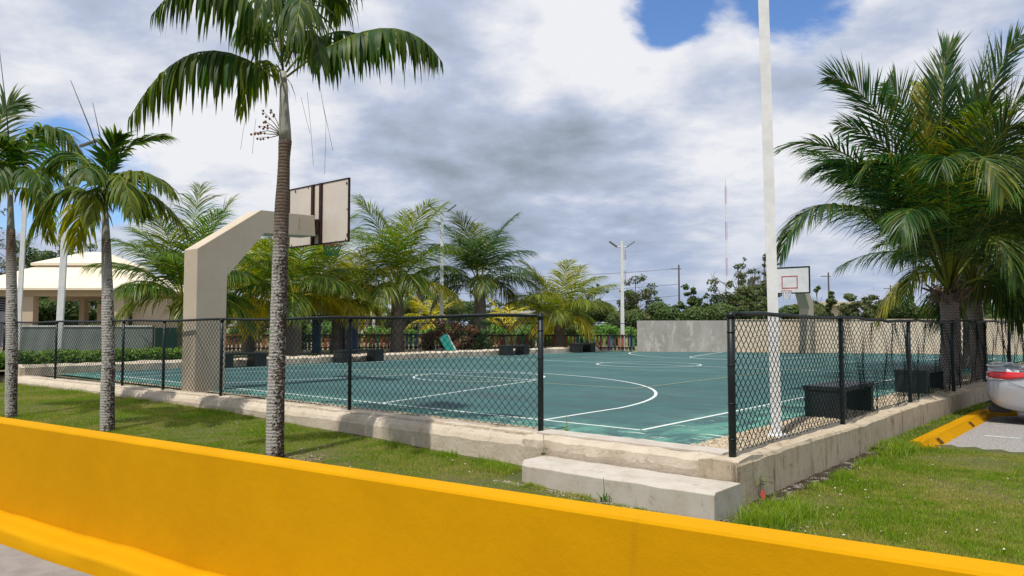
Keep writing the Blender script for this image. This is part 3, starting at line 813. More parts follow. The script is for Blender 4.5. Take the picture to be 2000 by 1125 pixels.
# --- three arching palms on the lawn
def arch_palm(base, depth, tr_px, tr_w, shaft_top_px, shaft_w, crown_px, fronds, label, spears=(), fruit=False, seed=1, scale=1.0, strings=()):
    root = empty('palm_tree', base); tag(root, label, 'palm tree', 'palms in a row on the lawn')
    b0 = Vector(base); rnd = np.random.default_rng(seed)
    def loc(px, dy=0.0): return AT(px[0], px[1], depth + dy) - b0
    m2p = depth / 1480
    pts = [Vector((0, 0, -0.05))] + [loc(p) for p in tr_px[1:]]
    trunk_obj(root, pts, [w / 2 * m2p for w in tr_w], M_trunkA, ring=0.003, sub=9)
    top = loc(tr_px[-1]); st = loc(shaft_top_px)
    mb = MB(); mb.tube([top, top.lerp(st, .15), top.lerp(st, 0.5), st], [shaft_w[0] / 2 * m2p * 1.04, shaft_w[0] / 2 * m2p, (shaft_w[0] + shaft_w[1]) / 4 * m2p, shaft_w[1] / 2 * m2p], 12)
    mb.build('crownshaft', M_shaft, root, True, fix=False)
    for fr in fronds:
        (p0, mid, p2, dy, kw) = fr
        A = loc(p0); Bm = loc(mid, dy * 0.55); C = loc(p2, dy)
        P1 = Bm * 2 - (A + C) * 0.5
        args = dict(n=52, L=0.46 * scale, wd=0.042 * scale, droop=0.65, fwd=(62, 26), lift=0.14, start=0.12, rnd=rnd, rows=5, yel=0.05, ragged=0.15)
        args.update(kw)
        make_frond(root, A, P1, C, M_fox, rr=(0.016 * scale, 0.004), **args)
    for (a, b, c, r) in spears:
        mb = MB(); A = loc(a); C = loc(b); mb.tube([A, A.lerp(C, .5) + Vector((0.02, 0, 0)), C], [r, r * 0.75, r * 0.35], 5)
        mb.build('spear_leaf', M_dstalk, root, True, fix=False)
    for (a, b, c) in strings:
        mb = MB(); A = loc(a); Bq = loc(b); C = loc(c); mb.tube([A, Bq, C], 0.0022, 4)
        mb.build('leaf_thread', M_dstalk, root, True, fix=False)
    if fruit:
        fs = MB(); r2 = random.Random(5)
        o0 = loc((551, 262)); tips = []
        for (mx_, my_, ex, ey) in ((530, 245, 515, 235), (525, 262, 500, 258), (535, 240, 512, 215), (522, 255, 492, 262), (530, 268, 505, 268), (528, 250, 508, 246), (540, 235, 528, 212)):
            C = loc((ex, ey), r2.uniform(-.15, .15)); mp_ = loc((mx_, my_), r2.uniform(-.05, .05))
            fs.tube([o0, mp_, C], [0.010, 0.006, 0.002], 5); tips.append(C); tips.append(mp_.lerp(C, .6)); tips.append(mp_.lerp(C, .8)); tips.append(mp_.lerp(C, .35))
        fs.build('fruit_stalk', mat('fruit_stalk_bark', (0.42, 0.30, 0.16), 0.7), root, True, fix=False)
        mf = mat('ripe_fruit', (0.36, 0.10, 0.06), 0.5, (0.45, 0.30, 0.12), 25, 1.0)
        for C in tips:
            for q in range(1):
                fb = MB()
                c = C + Vector((r2.uniform(-.02, .02), r2.uniform(-.02, .02), r2.uniform(-.03, .0)))
                fb.tube([c + Vector((0, 0, .016)), c + Vector((0, 0, .006)), c - Vector((0, 0, .006)), c - Vector((0, 0, .018))], [0.005, .017, .015, .004], 6); fb.build('fruit', mf, root, True, fix=False)
    return root

D3 = 10.05
YT = dict(yel=0.22)
fr3 = [
    ((552, 165), (388, 102), (250, 236), -0.5, dict(n=62, L=0.60, droop=2.0, wd=0.052, fwd=(85, 60), lift=-0.02, yel=0.1)),
    ((560, 150), (742, 56), (864, 122), -0.3, dict(n=66, L=0.52, droop=2.0, wd=0.05, fwd=(80, 45), lift=0.0)),
    ((548, 120), (430, -40), (296, 30), -0.7, dict(n=60, L=0.60, droop=1.9, wd=0.05, fwd=(78, 40), lift=0.0)),
    ((552, 175), (512, 120), (468, 222), 0.9, dict(n=36, L=0.45, droop=1.35, yel=0.3)),
    ((560, 140), (655, 62), (735, 100), 1.2, dict(n=42, L=0.54, droop=1.20)),
    ((556, 120), (610, -60), (705, -30), 0.6, dict(n=47, L=0.65, droop=1.35)),
    ((552, 110), (560, -120), (600, -260), 0.5, dict(n=47, L=0.65, droop=0.90)),
    ((550, 110), (500, -110), (430, -180), 0.3, dict(n=47, L=0.65, droop=1.05)),
    ((553, 110), (545, -60), (505, 40), -1.5, dict(n=47, L=0.59, droop=1.65, wd=0.04)),
    ((555, 120), (585, 0), (575, 70), -1.7, dict(n=47, L=0.54, droop=1.50, wd=0.04)),
    ((558, 130), (600, 60), (628, 120), -1.2, dict(n=36, L=0.49, droop=1.65)),
    ((552, 130), (505, 35), (480, 80), 1.2, dict(n=39, L=0.54, droop=1.50)),
    ((556, 120), (640, -30), (650, 40), 1.5, dict(n=36, L=0.54, droop=1.50)),
]
arch_palm((-3.115, 10.05, -0.30), D3,
          [(537, 885), (538, 800), (543, 650), (547, 520), (551, 400), (554, 340), (555, 310), (557, 275)], [35, 33.5, 31, 30, 27, 24, 23, 25],
          (553, 140), (24, 13), (553, 140), fr3, 'tallest lawn palm with pale crownshaft and reddish fruit, in front of the near hoop', fruit=True, seed=5,
          spears=[((553, 150), (538, -10), None, 0.02)],
          strings=[((600, 180), (607, 250), (612, 322)), ((625, 170), (637, 240), (634, 340)), ((630, 200), (642, 255), (650, 294)), ((588, 190), (600, 240), (606, 262)), ((482, 220), (474, 262), (470, 292)), ((500, 232), (496, 262), (493, 300))])
D2 = 12.36
fr2 = [
    ((205, 400), (128, 372), (58, 460), -0.4, dict(n=56, L=0.56, droop=0.84, yel=0.25)),
    ((208, 390), (262, 335), (340, 375), -0.5, dict(n=53, L=0.54, droop=0.84, yel=0.25)),
    ((206, 370), (250, 290), (328, 268), 0.4, dict(n=47, L=0.45, droop=0.32, yel=0.1)),
    ((206, 395), (290, 380), (368, 455), 0.5, dict(n=53, L=0.54, droop=0.84, yel=0.3)),
    ((204, 380), (150, 300), (95, 330), 0.8, dict(n=47, L=0.54, droop=0.74, yel=0.05)),
    ((205, 395), (165, 400), (150, 480), 0.8, dict(n=42, L=0.54, droop=0.74, yel=0.85)),
    ((206, 390), (215, 300), (236, 265), -0.2, dict(n=36, L=0.32, droop=0.19)),
    ((206, 380), (178, 330), (165, 345), -1.2, dict(n=39, L=0.49, droop=0.84)),
    ((206, 390), (235, 345), (258, 420), -1.1, dict(n=42, L=0.49, droop=0.93, yel=0.2)),
    ((206, 395), (250, 370), (285, 420), 1.4, dict(n=42, L=0.49, droop=0.93)),
    ((206, 395), (190, 370), (175, 440), -1.0, dict(n=36, L=0.43, droop=0.93, yel=0.3)),
]
arch_palm((-6.546, 12.36, -0.33), D2,
          [(210, 840), (210, 780), (212, 700), (211, 620), (209, 540), (207, 468)], [27, 26, 24, 23, 20, 16], (205, 395), (15, 10), None, fr2,
          'slender lawn palm with two bare spear leaves, middle of the lawn row', seed=9,
          spears=[((207, 340), (138, 157), None, 0.014), ((206, 335), (181, 200), None, 0.012)])
D1 = 14.16
fr1 = [
    ((22, 370), (88, 250), (165, 320), -0.3, dict(n=58, L=0.63, droop=0.84, yel=0.1)),
    ((22, 370), (95, 330), (160, 400), 0.4, dict(n=53, L=0.54, droop=0.84, yel=0.15)),
    ((20, 360), (0, 240), (45, 200), 0.6, dict(n=47, L=0.49, droop=0.28)),
    ((20, 365), (-40, 280), (-110, 340), 0.0, dict(n=50, L=0.54, droop=0.84)),
    ((20, 370), (-30, 350), (-80, 450), 0.5, dict(n=50, L=0.54, droop=0.84, yel=0.3)),
    ((22, 360), (60, 270), (100, 262), 1.2, dict(n=47, L=0.54, droop=0.74)),
    ((22, 368), (62, 330), (85, 390), -1.3, dict(n=47, L=0.52, droop=0.93)),
    ((20, 368), (0, 320), (-20, 400), -1.2, dict(n=44, L=0.52, droop=0.93)),
    ((22, 370), (75, 385), (95, 470), 1.2, dict(n=42, L=0.45, droop=0.74, yel=0.5)),
    ((21, 360), (10, 290), (-20, 270), -0.8, dict(n=42, L=0.49, droop=0.65)),
]
arch_palm((-9.294, 14.16, -0.34), D1,
          [(22, 814), (23, 700), (23, 600), (22, 520), (21, 448)], [21, 21, 20, 18, 15], (20, 375), (13, 9), None, fr1,
          'leftmost lawn palm cut by the left edge of the view', seed=13, spears=[((22, 330), (-2, 90), None, 0.014)])

# --- coconut palms
def coconut(base, h, rt, fl, nf, seed, label, group, explicit=None, depth=None, yel=0.1, lean=(0, 0), el=(80, -22), noleft=False, skip=None, wind=(-0.02, 0, 0), n=78, lw=0.036, Lf=1.15, low_yel=0.8, skirt=True, lm=None):
    lm = lm or M_coco2
    root = empty('coconut_palm', base); tag(root, label, 'palm tree', group)
    rnd = np.random.default_rng(seed); b0 = Vector(base)
    top = Vector((lean[0], lean[1], h))
    trunk_obj(root, [Vector((0, 0, -0.1)), Vector((0, 0, 0.25)), top * 0.5 + Vector((0.03, 0, 0)), top], [rt * 1.25, rt * 1.1, rt, rt * 0.92], M_trunkC, ring=0.03, sub=12)
    # fibrous boots at the base of the crown
    mb = MB(); r2 = random.Random(seed)
    for k in range(26):
        an = k * 2.4; r0 = rt * 0.85
        p = top + Vector((math.cos(an) * r0, math.sin(an) * r0, r2.uniform(-0.35, 0.12)))
        q = p + Vector((math.cos(an) * r2.uniform(.15, .4), math.sin(an) * r2.uniform(.15, .4), r2.uniform(0.05, 0.35)))
        mb.tube([p, p.lerp(q, .5) + Vector((0, 0, -.03)), q], [0.055, 0.035, 0.02], 5)
    for k in range(16):
        an = r2.uniform(0, 6.28); p = top + Vector((math.cos(an) * rt, math.sin(an) * rt, r2.uniform(-.1, .15)))
        q = p + Vector((math.cos(an) * .22, math.sin(an) * .22, -r2.uniform(.25, .6)))
        mb.tube([p, p.lerp(q, .5) + Vector((math.cos(an) * .08, math.sin(an) * .08, .05)), q], [0.025, 0.02, 0.008], 4)
    mb.build('leaf_boots', mat('palm_fibre', (0.10, 0.065, 0.045), 0.9, (0.19, 0.14, 0.08), 9, 1) if 'palm_fibre' not in MATS else MATS['palm_fibre'], root, fix=False)
    start = top + Vector((0, 0, 0.05))
    k = 0
    if explicit:
        for (mid, tip, dy, kw) in explicit:
            A = start; Bm = AT(mid[0], mid[1], depth + dy * .55) - b0; C = AT(tip[0], tip[1], depth + dy) - b0
            P1 = Bm * 2 - (A + C) * 0.5
            args = dict(n=n, L=Lf, wd=lw, droop=0.42, fwd=(66, 24), lift=0.15, start=0.2, rnd=rnd, wind=wind, rows=4, yel=yel, gapx=0.03)
            args.update(kw)
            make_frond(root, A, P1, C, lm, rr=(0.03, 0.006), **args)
    for i in range(nf):
        f = (i + 0.5) / nf
        an = i * 2.39996 + seed
        elev = R(el[0] + (el[1] - el[0]) * f + rnd.normal() * 6)
        ln = fl * (0.8 + 0.25 * math.sin(math.pi * min(1, f + .25))) * (1 + rnd.normal() * 0.06)
        hd = np.array([math.cos(an), math.sin(an), 0]); 
        if skip and skip(an): continue
        if noleft and elev < R(52) and math.cos(an) < 0.1: continue
        A = np.array(start); up = np.array([0, 0, 1.0])
        B1 = A + (hd * math.cos(elev) + up * math.sin(elev)) * ln * 0.60
        e2 = elev - R(42 + 45 * f + rnd.normal() * 10)
        C = B1 + (hd * math.cos(e2) + up * math.sin(e2)) * ln * 0.5
        yl = yel * 0.7 + (low_yel if f > 0.78 else 0.0) * 0.8 * rnd.random() + (0.15 if f < 0.1 else 0)
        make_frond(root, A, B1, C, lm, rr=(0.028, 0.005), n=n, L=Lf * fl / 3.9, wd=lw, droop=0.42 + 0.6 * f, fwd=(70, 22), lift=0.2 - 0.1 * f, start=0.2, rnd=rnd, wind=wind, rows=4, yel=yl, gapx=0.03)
    return root
GC = 'coconut palms behind the court'
def gp(x, y, z=0.1): return G(x, y, z)
coconut(G(775, 688, 0.1), 3.0, 0.30, 4.2, 20, 3, 'tall coconut palm with yellow lower fronds right of the near backboard', GC, el=(86, 17), yel=0.12)
coconut(G(937, 684, 0.1), 3.1, 0.32, 4.2, 20, 8, 'dark green coconut palm with brown boots just right of the grey floodlight post', GC, el=(86, 17), yel=0.0, low_yel=0.25, lm=M_coco)
coconut(G(1092, 682, 0.1), 1.5, 0.30, 3.6, 20, 15, 'broad short coconut palm nearest the far floodlight with yellowing fronds', GC, el=(84, 17), yel=0.3, low_yel=0.9)
coconut(G(657, 689, 0.1), 2.2, 0.26, 3.6, 20, 21, 'yellow coconut palm behind the blue play frame under the near hoop', GC, el=(80, 17), yel=0.5, low_yel=0.9)
coconut(G(573, 696, 0.1), 2.3, 0.30, 4.0, 20, 27, 'coconut palm standing behind the trunk of the fruiting lawn palm', GC, el=(82, 17), yel=0.12)
coconut(G(485, 690, 0.1), 2.2, 0.24, 3.8, 20, 31, 'yellow green coconut palm seen under the concrete arm of the near hoop', GC, el=(78, 17), yel=0.45)
coconut(G(362, 704, 0.1), 2.0, 0.26, 3.8, 20, 36, 'large leaning coconut palm left of the hoop pillar beside the pavilion', GC, el=(84, 17), yel=0.05, lean=(-0.1, 0), low_yel=0.3)
GD = 'small palms far behind the court'
coconut(AT(845, 662, 58), 1.2, 0.16, 2.7, 12, 41, 'small yellow palm behind the grey floodlight post', GD, el=(80, 0), yel=0.8, n=30, lw=0.05)
coconut(AT(985, 662, 58), 1.0, 0.16, 2.6, 12, 45, 'small golden palm between the dark palm and the white roofed house', GD, el=(76, 0), yel=0.95, n=30, lw=0.05)
coconut(AT(820, 655, 75), 4.2, 0.2, 3.2, 13, 49, 'distant tall palm seen between two big coconut palms', GD, el=(80, -25), yel=0.0, n=26, lw=0.06)
coconut(AT(718, 660, 62), 2.3, 0.16, 3.0, 13, 55, 'small green palm left of the tallest coconut palm', GD, el=(76, -10), yel=0.4, n=30, lw=0.05)

# the big pair on the right
DR = 15.9
GR = 'big coconut palms by the right fence'
exR = [
    ((1650, 402), (1524, 500), -0.4, dict(L=0.85, droop=0.75, yel=0.02)),
    ((1690, 330), (1527, 292), -0.6, dict(L=0.75, droop=0.35)),
    ((1745, 270), (1618, 150), 0.3, dict(L=0.8, droop=0.15)),
    ((1772, 340), (1640, 245), 0.9, dict(L=0.8, droop=0.4)),
    ((1838, 260), (1856, 88), 0.0, dict(L=0.75, droop=0.05, lift=0.3, fwd=(45, 15))),
    ((1815, 300), (1800, 165), 0.5, dict(L=0.6, droop=0.05, yel=0.45, fwd=(40, 15))),
    ((1905, 270), (1992, 70), -0.2, dict(L=0.85, droop=0.1, fwd=(50, 20))),
    ((1790, 290), (1735, 160), 1.2, dict(L=0.75, droop=0.2)),
    ((1890, 330), (1960, 380), -2.6, dict(L=0.85, droop=0.6, yel=0.12)),
    ((1960, 330), (2090, 330), 0.4, dict(L=0.85, droop=0.4)),
    ((1950, 410), (2080, 500), 0.2, dict(L=0.85, droop=0.6)),
    ((1745, 380), (1610, 345), 1.2, dict(L=0.8, droop=0.5)),
    ((1800, 420), (1760, 460), -2.2, dict(L=0.8, droop=0.6)),
    ((1850, 350), (1840, 330), -2.4, dict(L=0.8, droop=0.5)),
    ((1800, 520), (1765, 600), 0.3, dict(L=0.45, droop=0.5, n=26)),
    ((1930, 460), (1990, 560), -1.2, dict(L=0.7, droop=0.7, yel=0.05)),
    ((1955, 250), (2040, 190), 0.6, dict(L=0.95, droop=0.3)),
    ((1930, 300), (2020, 260), -0.8, dict(L=0.95, droop=0.5)),
    ((1870, 300), (1905, 180), 0.8, dict(L=0.9, droop=0.15)),
    ((1960, 400), (2060, 420), -1.0, dict(L=0.95, droop=0.7)),
    ((1780, 360), (1690, 330), -0.9, dict(L=0.95, droop=0.5)),
    ((1720, 360), (1590, 330), 0.2, dict(L=0.95, droop=0.6)),
    ((1905, 200), (1940, 215), 1.4, dict(L=0.8, droop=0.2)),
]
coconut(G(1858, 752, -0.02), 2.15, 0.21, 4.3, 16, 61, 'big coconut palm inside the right fence, the left one of the pair', GR, explicit=exR, depth=DR, el=(72, 22), yel=0.0, n=110, lw=0.032, Lf=1.05, lm=M_coco, noleft=True, low_yel=0.1, wind=(-0.03, 0, 0.0))
coconut(G(1915, 741, -0.02), 2.35, 0.18, 4.6, 32, 66, 'big coconut palm nearest the silver car, the right one of the pair', GR, el=(84, 20), yel=0.02, n=90, lw=0.033, Lf=1.1, lm=M_coco, noleft=True, low_yel=0.15, lean=(-0.15, 0))
coconut(W(20.5, 1.2, 0), 3.0, 0.22, 4.6, 22, 72, 'coconut palm farther along the right fence behind the light pole', GR, el=(80, 15), yel=0.0, n=60, lw=0.04, Lf=0.9, lm=M_coco)

# ------------------------------------------------------------------ hoops
def hoop(side, label, near):
    """local frame: x = into the court, y = across, z up; origin at the pillar foot"""
    root = empty('basketball_hoop'); tag(root, label, 'basketball hoop', 'basketball hoops')
    H = 0.285 if near else 0.25
    prof = [(0.0, -0.3), (0.0, 2.98), (1.46, 3.96), (2.87, 3.99), (2.91, 3.5), (1.55, 3.44), (0.68, 2.43), (0.66, -0.3)]
    if not near: prof = [(0.0, -0.1), (0.0, 2.45), (1.15, 3.55), (2.2, 3.58), (2.22, 3.15), (1.3, 3.1), (0.62, 2.2), (0.6, -0.1)]
    mb = MB(); mb.prism(prof, (0, -H, 0), Vector((1, 0, 0)), Vector((0, 0, 1)), Vector((0, 2 * H, 0)))
    mb.build('pillar', M_pillar, root, bev=0.012)
    bx = 3.18 if near else 2.5
    z0, z1, hw = (3.33, 4.83, 1.22) if near else (2.87, 4.15, 0.96)
    mback = mat('backboard_panel_' + ('near' if near else 'far'), (0.64, 0.57, 0.50) if near else (0.72, 0.72, 0.72), 0.6, (0.58, 0.51, 0.44) if near else (0.58, 0.58, 0.58), 2.5, 0.7)
    mb = MB(); mb.box((bx, 0, (z0 + z1) / 2), (0.03, 2 * hw - 0.06, z1 - z0 - 0.06)); mb.build('backboard', mback, root)
    fm = MB(); t = 0.03 if near else 0.06
    for yy in (-hw + t / 2, hw - t / 2): fm.box((bx, yy, (z0 + z1) / 2), (0.05, t, z1 - z0 - 2 * t - 0.004))
    for zz in (z0 + t / 2, z1 - t / 2): fm.box((bx, 0, zz), (0.05, 2 * hw, t))
    fm.build('board_frame', M_rust if near else M_black, root)
    if near:
        for yy in (0.17, -0.16):
            b2 = MB(); b2.box((bx - 0.045, yy, (z0 + z1) / 2), (0.055, 0.085, z1 - z0 - 0.02)); b2.build('back_bar', M_rust, root)
        bk = MB()
        for zz in (3.62, 3.88): bk.box((3.02, 0, zz), (0.22, 0.30, 0.06))
        bk.box((3.05, 0, 3.75), (0.06, 0.34, 0.36)); bk.build('bracket', M_rust, root)
        rs = MB()
        for (yy, zz, s_) in ((-1.14, 4.72, .05), (-1.18, 3.5, .06), (-1.12, 3.38, .05), (-1.16, 4.1, .03), (0.95, 4.76, .05), (1.1, 3.4, .04), (-.2, 3.38, .04), (-0.75, 3.37, .03), (0.4, 4.79, 0.04)):
            rs.tube([(bx - 0.017, yy, zz - s_ * .5), (bx - 0.019, yy, zz - s_ * .5 + .001), (bx - 0.017, yy + .01, zz + s_ * .4)], [s_ * .5, s_ * .4, s_ * .2], 7)
        rs.build('rust_patch', M_rust, root)
        # rust runs on the side of the arm end
        rr_ = MB(); rr_.box((2.45, -H - 0.002, 3.76), (0.03, 0.003, 0.3)); rr_.build('rust_run', mat('rust_run_stain', (0.40, 0.25, 0.13), 0.9, (0.46, 0.38, 0.28), 20, 1), root)
    else:
        sq = MB()
        w_, h_, zc = 0.36, 0.56, 3.42
        for yy in (-w_, w_): sq.box((bx + 0.018, yy, zc), (0.004, 0.05, h_))
        for zz in (zc - h_ / 2, zc + h_ / 2): sq.box((bx + 0.0185, 0, zz), (0.005, 2 * w_ + 0.05, 0.05))
        sq.build('target_square', mat('red_paint', (0.42, 0.10, 0.11), 0.5), root)
        bk = MB(); bk.box((bx - 0.14, 0, 3.35), (0.26, 0.3, 0.3)); bk.build('bracket', M_black, root)
    # rim + net
    zr = 3.36 if near else 3.0; cx_ = bx + 0.42
    rm = MB(); pts = [(cx_ + 0.235 * math.cos(a), 0.235 * math.sin(a), zr) for a in np.linspace(0, 2 * math.pi, 25)]
    rm.tube(pts, 0.012, 6, cap=False); rm.box((bx + 0.1, 0, zr), (0.18, 0.12, 0.02)); rm.build('rim', mat('rim_red', (0.5, 0.08, 0.05), 0.5), root)
    nm = MB(); K = 12
    for k in range(K):
        for sg in (1, -1):
            pp = []
            for r in range(5):
                a = 2 * math.pi * (k + sg * r * 0.5) / K; rad = 0.23 - 0.02 * r - (0.02 if r > 1 else 0)
                pp.append((cx_ + rad * math.cos(a), rad * math.sin(a), zr - (0.068 if near else 0.1) * r))
            nm.tube(pp, 0.008 if near else 0.012, 4)
    nm.build('net', mat('net_cord_' + ('near' if near else 'far'), (0.03, 0.22, 0.10) if near else (0.7, 0.7, 0.7), 0.7), root)
    return root
Mf = lambda org, ux, vy: Matrix.Translation(org) @ Matrix(((ux.x, vy.x, 0), (ux.y, vy.y, 0), (0, 0, 1))).to_4x4()
h1 = hoop(0, 'near basketball hoop seen from behind, cream concrete arm and rusty edged board', True); h1.matrix_world = Mf(W(0.14, 12.085), U, V)
h2 = hoop(1, 'far basketball hoop with white board and red square by the end wall', False); h2.matrix_world = Mf(W(30.9, 9.9), -U, -V)

# ------------------------------------------------------------------ light poles
def lamp_pole(base, h, label, w0=0.16, w1=0.13, arms=True, az=0.0, lean=(0, 0), arm_z=None, tilt=25, group='white floodlight poles'):
    root = empty('light_pole', base); tag(root, label, 'light pole', group)
    T = Vector((lean[0], lean[1], h)); mb = MB(); n = 4
    def ring(c, w_): 
        return [c + Matrix.Rotation(az, 3, 'Z') @ Vector((sx * w_ / 2, sy * w_ / 2, 0)) for sx, sy in ((-1, -1), (1, -1), (1, 1), (-1, 1))]
    vs = []; fs = []
    K = 6
    for k in range(K + 1): vs += ring(T * (k / K) - Vector((0, 0, 0.05 if k == 0 else 0)), w0 + (w1 - w0) * k / K)
    for k in range(K):
        for q in range(4): a = 4 * k + q; b = 4 * k + (q + 1) % 4; fs.append((a, b, b + 4, a + 4))
    fs += [(3, 2, 1, 0), (4 * K, 4 * K + 1, 4 * K + 2, 4 * K + 3)]
    mb.add(vs, fs); mb.build('pole', M_white, root, bev=0.012 if w0 > 0.14 else 0)
    bp = MB(); bp.box((0, 0, 0.01), (w0 + 0.1, w0 + 0.1, 0.03), az, 0.005); bp.build('base_plate', M_white, root)
    if arms:
        for sg in (-1, 1):
            dirv = Matrix.Rotation(az, 3, 'Z') @ Vector((sg, 0, 0))
            am = MB(); a0 = T + Vector((0, 0, -0.35)); a1 = a0 + dirv * 0.28 + Vector((0, 0, 0.03)); am.tube([a0, a1], 0.03, 8); 
            arm = am.build('arm', M_white, root)
            hd = MB(); up = math.sin(R(tilt)); cxx = math.cos(R(tilt))
            c = a1 + dirv * 0.24 * cxx + Vector((0, 0, 0.24 * up))
            Mx = Matrix.Rotation(math.atan2(dirv.y, dirv.x), 3, 'Z') @ Matrix.Rotation(-R(tilt), 3, 'Y')
            hd.box(c, (0.52, 0.24, 0.06), 0, 0.01, Mx); hd.build('lamp_head', M_steel, root)
    return root
lamp_pole(G(1517, 852, 0.0), 8.6, 'tall square white pole rising inside the right fence near the gateway', 0.125, 0.13, True, R(-18), lean=(-0.10, 0.05))
lamp_pole(G(862, 692, 0.0), 7.15, 'white floodlight pole in front of the dark coconut palm', 0.19, 0.14, True, R(8), tilt=38)
lamp_pole(G(1216, 685, 0.0), 5.95, 'far white floodlight pole left of the grey end wall', 0.20, 0.13, True, R(5), tilt=35)
lamp_pole(G(112, 722, 0.0), 7.35, 'white pole beside the hedge between the first two lawn palms', 0.19, 0.17, True, R(20), lean=(0.2, 0))
lamp_pole(AT(33, 705, 26), 8.0, 'thin cream pole behind the leftmost lawn palm', 0.14, 0.13, False, R(20), lean=(0.15, 0))
lamp_pole(W(18.2, 0.55, 0), 3.9, 'short white pole between the palms along the right fence', 0.17, 0.15, False, R(15))

# ------------------------------------------------------------------ benches
def bench(a0, a1, b0, b1, h, label, group, dirU=True, leg=0.32, open_=True):
    c = W((a0 + a1) / 2, (b0 + b1) / 2); root = empty('bench', c, math.pi / 2 - UA)
    tag(root, label, 'bench', group)
    Lx = a1 - a0; Ly = b1 - b0
    s = MB(); s.box((0, 0, h - 0.035), (Lx, Ly, 0.07), 0, 0.008); s.build('seat', M_bench, root)
    for sg in (-1, 1):
        l = MB(); l.box((sg * (Lx / 2 - leg / 2 - 0.015), 0, (h - 0.074) / 2 - 0.03), (leg, Ly - 0.03, h - 0.075 + 0.06), 0, 0.006); l.build('leg', M_bench, root)
    return root
bench(4.05, 5.6, 0.10, 0.70, 0.47, 'dark stone bench on the gravel nearest the gateway behind the right fence', 'dark benches', leg=0.14)
bench(9.4, 11.3, 0.14, 0.75, 0.47, 'dark stone bench on the gravel beside the big coconut palm', 'dark benches', leg=0.3)
for (x0, x1, yb, lab) in ((425, 502, 716, 'dark bench at the left end of the far kerb, partly behind the hoop pillar'), (650, 732, 706, 'dark bench on the far kerb in front of the blue play frame'),
                     (993, 1048, 694, 'dark bench on the far kerb below the end post of the left fence'), (1112, 1160, 688, 'dark bench farthest right on the far kerb, next to the light pole')):
    g = G((x0 + x1) / 2, yb, 0.0); a, b = ab_of(g.x, g.y)
    Lb = (x1 - x0) / 1480 * g.y / 0.80
    bb0 = float(np.interp(a, [0, 7.5, 16, 26.9], [20.8, 20.25, 20.05, 19.35])) - 0.87
    bench(a - Lb / 2, a + Lb / 2, bb0, bb0 + 0.55, 0.46, lab, 'dark benches', leg=0.42 if Lb > 1.5 else 0.36)

# ------------------------------------------------------------------ end walls
wa = W(27.15, 17.55); wb_ = W(29.3, 13.1); wc = W(38.5, -4.6); 
def thick_wall(name, p, q, h, t, m, label, z0=-0.1, cat='wall', cap=None):
    d = (q - p); Ln = d.length; d.normalize(); n = Vector((-d.y, d.x, 0))
    if n.y < 0: n = -n
    root = empty(name, p); tag(root, label, cat)
    mb = MB(); mb.prism([(0, z0), (0, h), (Ln, h), (Ln, z0)], Vector((0, 0, 0)), d, Vector((0, 0, 1)), n * t)
    mb.build('wall_body', m, root)
    if cap:
        mb = MB(); mb.prism([(-0.003, h + 0.003), (-0.003, h + 0.06), (Ln, h + 0.06), (Ln, h + 0.003)], -n * 0.03, d, Vector((0, 0, 1)), n * (t + 0.06)); mb.build('coping', cap, root)
    return root
thick_wall('end_wall', wa, wb_, 1.62, 0.2, M_grey, 'bare grey plaster wall at the far end of the court')
M_beige = mat('beige_paint', (0.70, 0.59, 0.46), 0.85, (0.64, 0.53, 0.40), 1.3, 0.6, 0.2, 30, col3=(0.42, 0.33, 0.24), n3=2.2, lo3=0.64, hi3=0.8)
thick_wall('end_wall', wb_ + (wc - wb_).normalized() * 0.006 + Vector((0.06, 0.1, 0)), wc, 1.62, 0.2, M_beige, 'long beige wall behind the far hoop, continuing right behind the palms', cap=M_cream)

# ------------------------------------------------------------------ far kerb, hedge, garden wall
strip_wall('stone_kerb', [W(-0.4, 20.9), W(1.6, 20.75), W(4, 20.65), W(7.5, 20.25), W(16, 20.05), W(26.9, 19.35)],
           lambda s: [(-0.15, 0.22 + rag(s)), (-0.22, 0.15), (-0.24, -0.1), (0.30, -0.1), (0.30, 0.20), (0.1, 0.27 + rag(s)), (-0.05, 0.26 + rag(s))],
           M_kerbL, 'low cream stone kerb along the far side of the court under the benches', 'kerb', 5, 0.3, 0.02)
sheet('raised_bed', [W(-2, 21.1), W(27, 19.6), W(30, 40), W(-2, 60)], 0.10, M_ground, 'sandy bed behind the far kerb')

